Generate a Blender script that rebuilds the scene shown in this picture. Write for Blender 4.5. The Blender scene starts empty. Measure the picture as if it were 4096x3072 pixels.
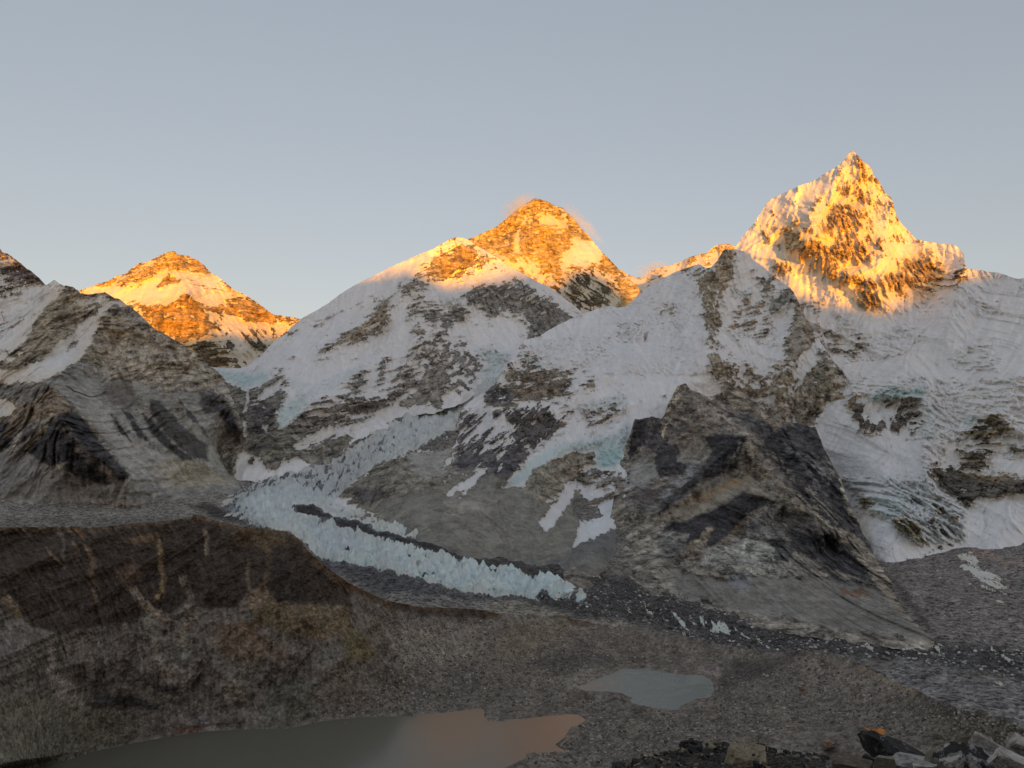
import bpy, bmesh, math, random
import numpy as np

# ------------------------------------------------------------------ camera, sky, sun, exposure
S = bpy.context.scene
COL = S.collection
CAM_Z = 350.0                       # eye height above the lake (metres everywhere)
FPX, CX, CY = 2972.0, 2048.0, 1536.0  # focal length / centre of the survey photograph, in its pixels
PITCH = math.radians(4.8)
cam_d = bpy.data.cameras.new('camera')
cam = bpy.data.objects.new('camera', cam_d)
COL.objects.link(cam)
cam_d.sensor_width = 36.0
cam_d.lens = 36.0 * FPX / 4096.0
cam_d.clip_start, cam_d.clip_end = 0.5, 60000.0
cam.location = (0, 0, CAM_Z)
cam.rotation_euler = (math.pi / 2 + PITCH, 0, 0)
S.camera = cam

SUN_AZ = math.radians(12.0)         # light heads 12 degrees to the left of the view
SUN_EL = math.radians(0.9)
LX, LY = -math.sin(SUN_AZ), math.cos(SUN_AZ)   # horizontal heading of the light

world = bpy.data.worlds.new('World')
S.world = world
world.use_nodes = True
wn, wl = world.node_tree.nodes, world.node_tree.links
wn.clear()
w_out = wn.new('ShaderNodeOutputWorld')
w_bg = wn.new('ShaderNodeBackground')
w_sky = wn.new('ShaderNodeTexSky')
w_sky.sky_type = 'NISHITA'
w_sky.sun_disc = False
w_sky.sun_elevation = SUN_EL
w_sky.sun_rotation = math.pi - SUN_AZ
w_sky.altitude = 3000
w_sky.air_density = 1.0
w_sky.dust_density = 9.0
w_sky.ozone_density = 1.0
w_bg.inputs['Strength'].default_value = 0.15
w_gam = wn.new('ShaderNodeGamma')       # evens the steep dusk gradient as the hazy evening air does
w_gam.inputs['Gamma'].default_value = 0.47
wl.new(w_sky.outputs[0], w_gam.inputs['Color'])
w_tint = wn.new('ShaderNodeMix'); w_tint.data_type = 'RGBA'; w_tint.blend_type = 'MULTIPLY'
w_tint.inputs[0].default_value = 1.0
w_tint.inputs[7].default_value = (1.07, 0.99, 0.99, 1)     # thin evening dust: a touch of lavender
wl.new(w_gam.outputs[0], w_tint.inputs[6])
wl.new(w_tint.outputs[2], w_bg.inputs['Color'])
wl.new(w_bg.outputs[0], w_out.inputs['Surface'])

sun_d = bpy.data.lights.new('sun', 'SUN')
sun_d.energy = 2.1
sun_d.angle = math.radians(0.5)
sun_d.color = (1.0, 0.36, 0.0)
sun = bpy.data.objects.new('sun', sun_d)
COL.objects.link(sun)
from mathutils import Vector
sun.rotation_euler = Vector((LX * math.cos(SUN_EL), LY * math.cos(SUN_EL), -math.sin(SUN_EL))).to_track_quat('-Z', 'Y').to_euler()
S.view_settings.view_transform = 'Standard'
S.view_settings.look = 'None'
S.view_settings.gamma = 1.0
S.view_settings.use_curve_mapping = False
S.view_settings.exposure = 1.78
S.render.engine = 'CYCLES'
S.cycles.max_bounces = 10
S.cycles.diffuse_bounces = 7
S.cycles.volume_bounces = 4

# ------------------------------------------------------------------ numeric helpers
RNG = np.random.RandomState(7)
PERM = np.concatenate([RNG.permutation(256)] * 2).astype(np.int32)
GA = RNG.rand(256) * 2 * np.pi
GX, GY = np.cos(GA).astype(np.float32), np.sin(GA).astype(np.float32)

def gnoise(x, y, seed=0):
    x = np.asarray(x, np.float32) + seed * 17.31
    y = np.asarray(y, np.float32) - seed * 9.77
    xf, yf = np.floor(x), np.floor(y)
    xi, yi = xf.astype(np.int32) & 255, yf.astype(np.int32) & 255
    fx, fy = x - xf, y - yf
    u, v = fx * fx * fx * (fx * (fx * 6 - 15) + 10), fy * fy * fy * (fy * (fy * 6 - 15) + 10)
    x1, y1 = (xi + 1) & 255, (yi + 1) & 255
    a, b = PERM[xi], PERM[x1]
    h00, h01, h10, h11 = PERM[a + yi], PERM[a + y1], PERM[b + yi], PERM[b + y1]
    n00 = GX[h00] * fx + GY[h00] * fy
    n10 = GX[h10] * (fx - 1) + GY[h10] * fy
    n01 = GX[h01] * fx + GY[h01] * (fy - 1)
    n11 = GX[h11] * (fx - 1) + GY[h11] * (fy - 1)
    a = n00 + u * (n10 - n00)
    return (a + v * (n01 + u * (n11 - n01) - a)) * 1.5

def fbm(x, y, octs=4, seed=0, gain=0.5, ridged=False):
    s = 0.0; amp = 1.0; tot = 0.0
    for o in range(octs):
        n = gnoise(x, y, seed + o * 3.7)
        if ridged:
            n = 1.0 - 2.0 * np.abs(n)
        s = s + amp * n; tot += amp
        amp *= gain; x = x * 2.03 + 5.1; y = y * 2.03 - 3.3
    return s / tot

def rot(x, y, deg, sx=1.0, sy=1.0):
    c, s = math.cos(math.radians(deg)), math.sin(math.radians(deg))
    return (x * c + y * s) * sx, (-x * s + y * c) * sy

def sstep(a, b, x):
    t = np.clip((x - a) / (b - a), 0, 1)
    return t * t * (3 - 2 * t)

def cdf(n, sig=0.33):
    return 0.5 + 0.5 * np.tanh(0.8 * n / sig)

def ray(px, py):
    x = (np.asarray(px, np.float64) - CX) / FPX
    u = (CY - np.asarray(py, np.float64)) / FPX
    return x, math.cos(PITCH) - u * math.sin(PITCH), u * math.cos(PITCH) + math.sin(PITCH)

def point(px, py, t):
    X, Y, Z = ray(px, py)
    return X * t, Y * t, Z * t + CAM_Z

# frames in which the outlines were measured: (x offset, y offset, scale) to photograph pixels
ZF = {'U': (0, 0, 1), 'O': (0, 0, 1.8517), 'A': (0, 900, .6329), 'B': (1000, 700, .6329), 'C': (2400, 550, .6329),
      'D': (2800, 900, .6028), 'E': (800, 1500, .6329), 'F': (1900, 1300, .6329), 'G': (2696, 1500, .6329),
      'H': (0, 1950, .6763), 'I': (1200, 2000, .6781), 'J': (2596, 2000, .6781), 'K': (2400, 2672, .4069),
      'L': (3200, 2672, .4051), 'M': (0, 2472, .4069), 'N': (1100, 1900, .5877)}

def U(z, pts, widen=True):
    ox, oy, k = ZF[z]
    a = np.array(pts, np.float64).reshape(-1, 2) * k + (ox, oy)
    if widen:
        a[a[:, 0] <= 3, 0] = -520
        a[a[:, 0] >= 4092, 0] = 4616
    return a

def chain(*segs):
    """('A', [..]), ('B', [..]) -> one polyline sorted left to right"""
    a = np.concatenate([U(z, p, False) for z, p in segs])
    o = np.argsort(a[:, 0], kind='stable')
    return a[o]

class TPS:
    """smooth surface through inverse depths: planes in the world stay planes"""
    def __init__(self, px, py, w, smooth=0.0):
        self.s = 1000.0
        self.p = np.stack([np.asarray(px) / self.s, np.asarray(py) / self.s], 1)
        n = len(w)
        self.k = np.mean(np.abs(w))
        d = ((self.p[:, None] - self.p[None]) ** 2).sum(2)
        K = np.where(d > 0, d * np.log(d + 1e-20), 0) + smooth * np.eye(n)
        Pm = np.concatenate([np.ones((n, 1)), self.p], 1)
        A = np.zeros((n + 3, n + 3))
        A[:n, :n] = K; A[:n, n:] = Pm; A[n:, :n] = Pm.T
        self.c = np.linalg.solve(A, np.concatenate([np.asarray(w) / self.k, np.zeros(3)]))
    def __call__(self, px, py):
        x, y = np.asarray(px, np.float32) / self.s, np.asarray(py, np.float32) / self.s
        r = np.full(x.shape, self.c[-3], np.float32) + self.c[-2] * x + self.c[-1] * y
        for (a, b), c in zip(self.p, self.c[:-3]):
            d = (x - a) ** 2 + (y - b) ** 2
            r = r + c * d * np.log(d + 1e-20)
        return r * self.k

def ctrl(*segs, ground=None):
    """('O','d',[x,y,dist,...]) / ('O','z',[x,y,height from eye,...]) / ('U','g',[x,y,...])"""
    px, py, w = [], [], []
    for z, kind, vals in segs:
        if kind == 'g':
            a = U(z, vals, False)
            for x, y in a:
                px.append(x); py.append(y); w.append(float(ground(x, y)))
            continue
        a = np.array(vals, np.float64).reshape(-1, 3)
        uv = U(z, a[:, :2].ravel(), False)
        for (x, y), v in zip(uv, a[:, 2]):
            X, Y, Z = ray(x, y)
            t = v / math.hypot(X, Y) if kind == 'd' else v / Z
            px.append(x); py.append(y); w.append(1.0 / t)
    return TPS(px, py, np.array(w))

def seg_dist(x, y, poly, closed):
    n = len(poly)
    best = np.full(x.shape, 1e18, np.float32)
    inside = np.zeros(x.shape, bool)
    for i in range(n if closed else n - 1):
        ax, ay = poly[i]; bx, by = poly[(i + 1) % n]
        dx, dy = bx - ax, by - ay
        L = dx * dx + dy * dy + 1e-9
        t = np.clip(((x - ax) * dx + (y - ay) * dy) / L, 0, 1)
        d = (x - ax - t * dx) ** 2 + (y - ay - t * dy) ** 2
        best = np.minimum(best, d)
        if closed and abs(dy) > 1e-9:
            inside ^= ((ay > y) != (by > y)) & (x < dx * (y - ay) / dy + ax)
    best = np.sqrt(best)
    return np.where(inside, best, -best) if closed else best

def weight(x, y, poly, feather, rag, nz, width=None, halo=0):
    m = feather + rag + (width or 0) + 4 + halo
    sel = (x > poly[:, 0].min() - m) & (x < poly[:, 0].max() + m) & (y > poly[:, 1].min() - m) & (y < poly[:, 1].max() + m)
    if not sel.any():
        return None, None, None
    if width is None:
        sd = seg_dist(x[sel], y[sel], poly, True)
    else:
        sd = width - seg_dist(x[sel], y[sel], poly, False)
    return sel, sstep(-feather, feather, sd + rag * nz[sel]), (sstep(-halo, 5, sd + rag * nz[sel]) if halo else None)

def tag(o, label=None, cat=None, group=None, kind=None):
    if label: o['label'] = label
    if cat: o['category'] = cat
    if group: o['group'] = group
    if kind: o['kind'] = kind
    return o

def mesh_obj(name, verts, faces, mat, smooth=True, attrs=None):
    me = bpy.data.meshes.new(name)
    verts = np.ascontiguousarray(verts, np.float32)
    faces = np.ascontiguousarray(faces, np.int32)
    nf, k = faces.shape
    me.vertices.add(len(verts)); me.vertices.foreach_set('co', verts.ravel())
    me.loops.add(nf * k); me.loops.foreach_set('vertex_index', faces.ravel())
    me.polygons.add(nf)
    me.polygons.foreach_set('loop_start', np.arange(0, nf * k, k, dtype=np.int32))
    me.update(calc_edges=True)
    me.polygons.foreach_set('use_smooth', np.full(nf, smooth))
    for nm, (typ, data) in (attrs or {}).items():
        at = me.attributes.new(nm, typ, 'POINT')
        at.data.foreach_set({'FLOAT_COLOR': 'color', 'FLOAT_VECTOR': 'vector'}.get(typ, 'value'), np.ascontiguousarray(data, np.float32).ravel())
    if attrs and 'Rest' not in attrs:
        at = me.attributes.new('Rest', 'FLOAT_VECTOR', 'POINT')
        at.data.foreach_set('vector', verts.ravel())
    me.materials.append(mat)
    o = bpy.data.objects.new(name, me)
    COL.objects.link(o)
    return o

# ------------------------------------------------------------------ materials
def nd(nt, typ, **kw):
    n = nt.nodes.new(typ)
    for k, v in kw.items():
        if k in n.inputs: n.inputs[k].default_value = v
        else: setattr(n, k, v)
    return n

def math_n(nt, op, a, b=None, c=None, clamp=False):
    n = nt.nodes.new('ShaderNodeMath'); n.operation = op; n.use_clamp = clamp
    for i, v in enumerate((a, b, c)):
        if v is None: continue
        if isinstance(v, (int, float)): n.inputs[i].default_value = v
        else: nt.links.new(v, n.inputs[i])
    return n.outputs[0]

def mix_c(nt, fac, a, b, blend='MIX'):
    n = nt.nodes.new('ShaderNodeMix'); n.data_type = 'RGBA'; n.blend_type = blend
    for s, v in ((n.inputs[0], fac), (n.inputs[6], a), (n.inputs[7], b)):
        if hasattr(v, 'links'): nt.links.new(v, s)
        elif isinstance(v, (int, float)): s.default_value = v
        else: s.default_value = (*v, 1)
    return n.outputs[2]

def noise_n(nt, vec, scale, detail=4, rough=0.55, dist=0.0):
    n = nd(nt, 'ShaderNodeTexNoise', Scale=scale, Detail=detail, Roughness=rough, Distortion=dist)
    nt.links.new(vec, n.inputs['Vector'])
    return n.outputs['Fac']

def new_mat(name):
    m = bpy.data.materials.new(name); m.use_nodes = True
    nt = m.node_tree; nt.nodes.clear()
    out = nt.nodes.new('ShaderNodeOutputMaterial')
    b = nt.nodes.new('ShaderNodeBsdfPrincipled')
    nt.links.new(b.outputs[0], out.inputs['Surface'])
    b.inputs['Specular IOR Level'].default_value = 0.15
    return m, nt, b

def terrain_mat(name, px, contrast=1.0, bump=1.0, stretch=(1, 1, 1), snow_col=(.90, .905, .91), stones=0.0, crag=1.0):
    """px: size in metres of the finest grain"""
    m, nt, b = new_mat(name)
    tc = nt.nodes.new('ShaderNodeTexCoord')
    mp = nt.nodes.new('ShaderNodeMapping')
    mp.inputs['Scale'].default_value = stretch
    mp.inputs['Rotation'].default_value = (0, .28, 0)
    rest = nd(nt, 'ShaderNodeAttribute', attribute_name='Rest')     # undisplaced surface position: grain does not smear in gullies
    nt.links.new(rest.outputs['Vector'], mp.inputs['Vector'])
    v = mp.outputs[0]
    rock = nd(nt, 'ShaderNodeAttribute', attribute_name='Rock')
    snow = nd(nt, 'ShaderNodeAttribute', attribute_name='Snow')
    ice = nd(nt, 'ShaderNodeAttribute', attribute_name='Ice')
    dirt = nd(nt, 'ShaderNodeAttribute', attribute_name='DirtShade')
    n1 = noise_n(nt, v, 1 / (px * 2.2), 3, 0.6)
    n2 = noise_n(nt, v, 1 / (px * 9), 5, 0.65)
    # broken facets: warped cells
    wv = nd(nt, 'ShaderNodeTexNoise', Scale=1 / (px * 8), Detail=2)
    nt.links.new(v, wv.inputs['Vector'])
    va = nt.nodes.new('ShaderNodeVectorMath'); va.operation = 'MULTIPLY_ADD'
    nt.links.new(wv.outputs['Color'], va.inputs[0]); va.inputs[1].default_value = (px * 2.5,) * 3; nt.links.new(v, va.inputs[2])
    vo = nd(nt, 'ShaderNodeTexVoronoi', Scale=1 / (px * (3.2 if stones else 5.5)), Randomness=1.0)
    nt.links.new(va.outputs[0] if not stones else v, vo.inputs['Vector'])
    sep = nt.nodes.new('ShaderNodeSeparateColor'); nt.links.new(vo.outputs['Color'], sep.inputs[0])
    sf = math_n(nt, 'ADD', snow.outputs['Fac'], math_n(nt, 'MULTIPLY', math_n(nt, 'SUBTRACT', n1, 0.5), 1.1))
    mr = nd(nt, 'ShaderNodeMapRange', interpolation_type='SMOOTHSTEP')
    nt.links.new(sf, mr.inputs[0]); mr.inputs[1].default_value = 0.36; mr.inputs[2].default_value = 0.47
    k = math_n(nt, 'ADD', math_n(nt, 'MULTIPLY', math_n(nt, 'SUBTRACT', n2, 0.5), 2.2 * contrast),
               math_n(nt, 'MULTIPLY', math_n(nt, 'SUBTRACT', n1, 0.5), 1.5 * contrast))
    k = math_n(nt, 'ADD', k, math_n(nt, 'MULTIPLY', math_n(nt, 'SUBTRACT', sep.outputs[0], 0.5), .55 * contrast * crag + stones))
    k = math_n(nt, 'MULTIPLY', k, rock.outputs['Alpha'])
    k = math_n(nt, 'MAXIMUM', math_n(nt, 'ADD', k, 1.0), 0.22)
    kc = nt.nodes.new('ShaderNodeCombineColor')
    for i in range(3): nt.links.new(k, kc.inputs[i])
    rc = mix_c(nt, 1.0, rock.outputs['Color'], kc.outputs[0], 'MULTIPLY')
    dust = nd(nt, 'ShaderNodeAttribute', attribute_name='DustSunglow')
    sc = mix_c(nt, dust.outputs['Fac'], snow_col, (.80, .67, .45))  # rock dust near cliffs, its yellow deepened to put golden sunlight into the snow
    sc = mix_c(nt, ice.outputs['Fac'], sc, (0.52, 0.72, 0.71))
    dk = math_n(nt, 'MULTIPLY', dirt.outputs['Fac'], math_n(nt, 'ADD', .90, math_n(nt, 'MULTIPLY', n2, .22)))  # dirt also carries painted shading between the flutes
    dc = nt.nodes.new('ShaderNodeCombineColor')
    for i in range(3): nt.links.new(dk, dc.inputs[i])
    sc = mix_c(nt, 1.0, sc, dc.outputs[0], 'MULTIPLY')
    nt.links.new(mix_c(nt, mr.outputs[0], rc, sc), b.inputs['Base Color'])
    b.inputs['Roughness'].default_value = 0.9
    bp = nt.nodes.new('ShaderNodeBump')
    bp.inputs['Strength'].default_value = 0.85
    bp.inputs['Distance'].default_value = px * 2.4 * bump
    h = math_n(nt, 'ADD', n1, math_n(nt, 'MULTIPLY', n2, 2.0))
    h = math_n(nt, 'SUBTRACT', h, math_n(nt, 'MULTIPLY', vo.outputs['Distance'], .8 * crag))
    h = math_n(nt, 'MULTIPLY', h, math_n(nt, 'SUBTRACT', 1.0, math_n(nt, 'MULTIPLY', mr.outputs[0], 0.6)))
    nt.links.new(h, bp.inputs['Height'])
    nt.links.new(bp.outputs[0], b.inputs['Normal'])
    return m

# ------------------------------------------------------------------ terrain sheets
DX = 3.4            # spacing of the survey grid in photograph pixels (about one rendered pixel)

class Ctx: pass

def blur(a, n):
    for ax in (0, 1):
        k = np.pad(a, [(n + 1, n) if i == ax else (0, 0) for i in (0, 1)], mode='edge').cumsum(ax, dtype=np.float64)
        sl1 = [slice(None)] * 2; sl0 = [slice(None)] * 2
        sl1[ax] = slice(2 * n + 1, None); sl0[ax] = slice(0, -2 * n - 1)
        a = ((k[tuple(sl1)] - k[tuple(sl0)]) / (2 * n + 1)).astype(np.float32)
    return a

def fall_lines(PX, PY, t, dx):
    """noise smeared down the slope: gullies, runnels and debris streaks follow the real fall line"""
    x, y, z = point(PX, PY, t + fbm(PX / 130, PY / 130, 3, 141) * t * .012)
    xu, xv = np.gradient(x, axis=1), np.gradient(x, axis=0)
    yu, yv = np.gradient(y, axis=1), np.gradient(y, axis=0)
    zu, zv = np.gradient(z, axis=1), np.gradient(z, axis=0)
    E, Fm, G = xu * xu + yu * yu + zu * zu, xu * xv + yu * yv + zu * zv, xv * xv + yv * yv + zv * zv
    du, dv = -(G * zu - Fm * zv), -(E * zv - Fm * zu)
    n = np.hypot(du, dv) + 1e-9
    du, dv = blur((du / n).astype(np.float32), 4), blur((dv / n).astype(np.float32), 4)
    n = np.hypot(du, dv) + 1e-6
    du, dv = du / n, dv / n
    R = np.random.RandomState(19)
    nr, nc = t.shape
    w1 = R.rand(nr, nc).astype(np.float32)
    w2 = gnoise(PX / (dx * 4.5), PY / (dx * 4.5), 77) + .55 * gnoise(PX / (dx * 2.2), PY / (dx * 2.2), 78)
    out = []
    jj, ii = np.meshgrid(np.arange(nc, dtype=np.float32), np.arange(nr, dtype=np.float32))
    for w, L in ((w1, 9), (w2, 26)):
        acc = w.copy()
        for sg in (1, -1):
            a, b = jj.copy(), ii.copy()
            for k in range(L):
                ia, ib = np.clip(a, 0, nc - 1).astype(np.int32), np.clip(b, 0, nr - 1).astype(np.int32)
                a += sg * du[ib, ia]; b += sg * dv[ib, ia]
                acc += w[np.clip(b, 0, nr - 1).astype(np.int32), np.clip(a, 0, nc - 1).astype(np.int32)]
        acc -= acc.mean()
        out.append(np.clip(acc / (acc.std() + 1e-9), -2.6, 2.6))
    return out

def terrain(name, top, bot, surf, paint, patterns, relief, mat, base, ridges=(), jit=3.0, xlim=(-300, 4396), back=True,
            lakes=(), micro=None, label=None, pat0='strata', rag=15.0, gain=1.0, dx=None, backslope=0.9):
    dx = dx or DX
    x0, x1 = max(xlim[0], top[0, 0]), min(xlim[1], top[-1, 0])
    xs = np.arange(x0, x1 + dx, dx)
    j = fbm(xs / 60.0, xs * 0 + len(name), 5, 3, 0.6) * jit * 2
    yt = np.interp(xs, top[:, 0], top[:, 1]) + j
    yb = np.maximum(np.interp(xs, bot[:, 0], bot[:, 1]) + fbm(xs / 40.0, xs * 0, 3, 13) * 8, yt + 6)
    yg = np.arange(math.floor(yt.min() / dx) * dx, yb.max() + dx, dx)
    nr, nc = len(yg), len(xs)
    GYm = np.broadcast_to(yg[:, None], (nr, nc))
    live = (GYm >= yt - dx) & (GYm <= yb + dx)
    PY = np.clip(GYm, yt, yb).astype(np.float32)
    PX = np.broadcast_to(xs, PY.shape).astype(np.float32).copy()
    # faces: keep cells that have any height in either column
    hgt = PY[1:] - PY[:-1] > 1e-4
    cell = hgt[:, :-1] | hgt[:, 1:]
    full_idx = np.arange(nr * nc, dtype=np.int32).reshape(nr, nc)
    q = np.stack([full_idx[:-1, :-1], full_idx[1:, :-1], full_idx[1:, 1:], full_idx[:-1, 1:]], -1)[cell]
    used = np.zeros(nr * nc, bool); used[q.ravel()] = True
    first = np.argmax(used.reshape(nr, nc), 0) * nc + np.arange(nc)
    remap = np.cumsum(used) - 1
    F_main = remap[q].astype(np.int32)
    top_idx = remap[first].astype(np.int32)
    tf = 1.0 / np.maximum(surf(PX, PY), 2e-5)
    rx_, ry_, rz_ = point(PX, PY, tf)
    RV = np.stack([rx_.ravel()[used], ry_.ravel()[used], rz_.ravel()[used]], -1)
    for z, pts, amp, wd in ridges:
        p = U(z, pts)
        m = wd + 2
        sel = (PX > p[:, 0].min() - m) & (PX < p[:, 0].max() + m) & (PY > p[:, 1].min() - m) & (PY < p[:, 1].max() + m)
        if sel.any():
            wob = fbm(PX[sel] / 90, PY[sel] / 90, 3, 5) * wd * 0.25
            d = seg_dist(PX[sel] + wob, PY[sel] + wob, p, False)
            tf[sel] -= amp * np.maximum(0, 1 - d / wd)
    streak, streak2 = fall_lines(PX, PY, tf, dx)
    PX = PX.ravel()[used]; PY = PY.ravel()[used]; t = tf.ravel()[used]
    tpr = np.broadcast_to(yb, (nr, nc)).ravel()[used] - PY
    c = Ctx()
    c.px, c.py, c.toe = PX, PY, tpr
    c.st, c.st2 = streak.ravel()[used], streak2.ravel()[used]
    x, y, z = point(PX, PY, t)
    c.x, c.y, c.z, c.t = x.astype(np.float32), y.astype(np.float32), z.astype(np.float32), t
    # painted ground cover: snow share, rock colour, ice tint, roughness
    shape = PX.shape
    c.cov = np.full(shape, base.get('snow', 0), np.float32)
    c.col = np.empty(shape + (3,), np.float32); c.col[:] = base['col']
    gain_c = np.array(base.get('gain', (1, 1, 1)), np.float32)
    c.ice = np.full(shape, base.get('ice', 0), np.float32)
    c.rough = np.full(shape, base.get('rough', 0), np.float32)
    c.fl = np.full(shape, base.get('fl', .45), np.float32)
    c.calm = np.ones(shape, np.float32)
    c.grime = np.zeros(shape, np.float32)
    c.dusty = np.ones(shape, np.float32)  # strength of the rock dust and painted golden sunlight on snow
    c.nz = fbm(PX / 34, PY / 34, 5, 11, 0.66) * 1.4 + .36 * c.st2
    pn = patterns(c)
    c.pat = pn[pat0].copy()
    for e in paint:
        zf, pts, d = e[0], e[1], e[2]
        hal = 75 if (d.get('snow', 1) < .5 and d.get('f', 5) >= 5 and base.get('snow', 0) > .6) else 0
        sel, w, w2 = weight(PX, PY, U(zf, pts), d.get('f', 5) + (14 if 'snow' in d and d.get('f', 5) >= 5 else 0), d.get('rag', rag), c.nz, d.get('w'), hal)
        if sel is None: continue
        w = w * d.get('k', 1.0)
        if hal: c.cov[sel] = np.minimum(c.cov[sel], 1 - .36 * w2)
        if 'snow' in d: c.cov[sel] += (d['snow'] + (.09 if hal else 0) - c.cov[sel]) * w
        if 'ice' in d: c.ice[sel] += (d['ice'] - c.ice[sel]) * w
        if 'calm' in d: c.calm[sel] += (d['calm'] - c.calm[sel]) * w
        if 'dusty' in d: c.dusty[sel] += (d['dusty'] - c.dusty[sel]) * w  # dusty: strength of rock dust and painted golden sunlight
        if 'grime' in d: c.grime[sel] += (d['grime'] - c.grime[sel]) * w
        if 'fl' in d: c.fl[sel] += (d['fl'] - c.fl[sel]) * w
        if 'rough' in d: c.rough[sel] += (d['rough'] - c.rough[sel]) * w
        if 'col' in d: c.col[sel] += (np.array(d['col'], np.float32) - c.col[sel]) * w[:, None]
        if 'pat' in d: c.pat[sel] += (pn[d['pat']][sel] - c.pat[sel]) * w
    u = cdf(c.pat + .10 * c.st2)
    c.cov = c.cov - base.get('speck', 0.0) * sstep(.0, .6, fbm(c.px / 120, c.py / 80, 4, 29, .6)) * (c.cov > .8) * (c.ice < .1) * (c.rough < .2)
    s = np.clip(0.5 + (c.cov * 1.16 - 0.08 - u) / 0.30, 0, 1)
    c.snow = s
    c.dirt = np.clip(.97 - c.grime + .06 * c.st2 + .035 * c.st + .05 * c.nz - .10 * np.clip(c.rough, 0, 1) * (fbm(c.px / 18, c.py / 9, 4, 37, .6) + .4), .55, 1.06)  # grime, plus grey streaks standing in for weak shading between the flutes
    t2 = t + relief(c) * (.4 + .6 * c.calm) * (0.2 + 0.8 * sstep(20, 110, c.toe))
    x, y, z = point(PX, PY, t2)
    if micro is not None:
        z = z + micro(c)
    for zf, pts, zl, depth in lakes:
        p = U(zf, pts)
        zl = zl + CAM_Z
        sel = (PX > p[:, 0].min() - 90) & (PX < p[:, 0].max() + 90) & (PY > p[:, 1].min() - 90) & (PY < p[:, 1].max() + 90)
        sd = seg_dist(PX[sel], PY[sel], p, True) + c.nz[sel] * 3
        X, Y, Z = ray(PX[sel], PY[sel])
        tl = (zl - CAM_Z) / Z
        w = sstep(-34, 0, sd)
        lx, ly, lz = X * tl, Y * tl, np.full(X.shape, zl)
        lz = lz - np.clip(sd, -6, 30) * depth / 30.0
        x[sel] += (lx - x[sel]) * w; y[sel] += (ly - y[sel]) * w; z[sel] += (lz - z[sel]) * w
    crk = fbm(*rot(c.px / 15, c.py / 17, 33), 4, 27, .62, True)
    tk = base.get('tone', 1.0)
    lic = base.get('lic', 1.0)
    tone = 1.04 + tk * (base.get('broad', .30) * fbm(c.px / 70, c.py / 50, 5, 23, 0.68) + .13 * c.nz + (lic * .14 * c.st + base.get('lic2', 1.0) * .20 * c.st2) - .5 * sstep(.45, .95, crk) * sstep(-.3, .5, fbm(c.px / 150, c.py / 110, 3, 33)))
    tone = 1 + (tone - 1) * c.calm
    rock = np.minimum(c.col * gain_c, .62) * np.clip(tone, 0.28, 2.1)[..., None]
    V = np.stack([x, y, z], -1).reshape(-1, 3)
    nv = len(V)
    A_r = np.concatenate([rock.reshape(-1, 3), c.calm.reshape(-1, 1)], 1)     # alpha: how broken the ground is
    fg = np.zeros(nr * nc, np.float32); fg[used] = (1 - s) * (1 - np.clip(c.ice + c.rough, 0, 1))
    ug = used.astype(np.float32).reshape(nr, nc)
    bl = blur(blur(fg.reshape(nr, nc), 9), 12) / np.maximum(blur(blur(ug, 9), 12), .05)
    c.dust = np.clip(bl.ravel()[used] * base.get('dust', 1.0) * c.dusty * (1 + .3 * c.nz), 0, 1)  # spreads out from bare rock and warms the snow towards sunset gold
    A_s, A_i, A_d, A_u = s.ravel(), c.ice.ravel(), c.dirt.ravel(), c.dust  # dirt includes painted flute shading, dust includes painted sunlight
    F = F_main
    if back:
        topv = V[top_idx]
        h = topv[:, :2] / np.linalg.norm(topv[:, :2], axis=1, keepdims=True)
        rows, ids = [], [top_idx]
        for k, sdist in enumerate((15, 45, 120, 300, 700, 1500)):
            qv = topv.copy()
            qv[:, :2] += h * sdist
            qv[:, 2] -= sdist * backslope
            rows.append(qv)
            ids.append(nv + k * nc + np.arange(nc, dtype=np.int32))
        V = np.concatenate([V] + rows); RV = np.concatenate([RV] + rows)
        kk = len(rows)
        A_r = np.concatenate([A_r] + [A_r[top_idx]] * kk); A_s = np.concatenate([A_s] + [A_s[top_idx]] * kk); A_i = np.concatenate([A_i] + [A_i[top_idx]] * kk); A_d = np.concatenate([A_d] + [A_d[top_idx]] * kk); A_u = np.concatenate([A_u] + [A_u[top_idx]] * kk)
        for a_, b_ in zip(ids[:-1], ids[1:]):
            F = np.concatenate([F, np.stack([b_[:-1], a_[:-1], a_[1:], b_[1:]], -1)])
    o = mesh_obj(name, V, F, mat, True, {'Rock': ('FLOAT_COLOR', A_r), 'Snow': ('FLOAT', A_s), 'Ice': ('FLOAT', A_i), 'DirtShade': ('FLOAT', A_d), 'DustSunglow': ('FLOAT', A_u), 'Rest': ('FLOAT_VECTOR', RV)})
    tag(o, label, None, None, 'structure')
    c.obj = o; c.X, c.Y, c.Z = x, y, z
    return c

def pats(scale, tilt=8, flute=80):
    """patterns in which snow and rock share a face; scale in metres"""
    def f(c):
        a, b = c.x / scale, c.z / scale
        wx = fbm(a * .5, b * .5, 3, 31) * 0.3
        a2, b2 = a + wx, b + wx * .7
        r = {}
        r['strata'] = fbm(*rot(a2, b2, tilt, .38, 1.6), 6, 41, .72) * .9 + fbm(a * .3, b * .3, 3, 43) * .35
        r['flute'] = fbm(*rot(a2, b2, flute, .28, 1.5), 6, 51, .72) * .9 + fbm(a * .3, b * .3, 3, 53) * .35
        r['dleft'] = fbm(*rot(a2, b2, 42, .3, 1.6), 6, 61, .72) * .9 + fbm(a * .3, b * .3, 3, 63) * .35
        r['dright'] = fbm(*rot(a2, b2, -48, .3, 1.6), 6, 71, .72) * .9 + fbm(a * .3, b * .3, 3, 73) * .35
        r['blob'] = fbm(a2, b2, 5, 81, .62)
        return r
    return f
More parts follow.
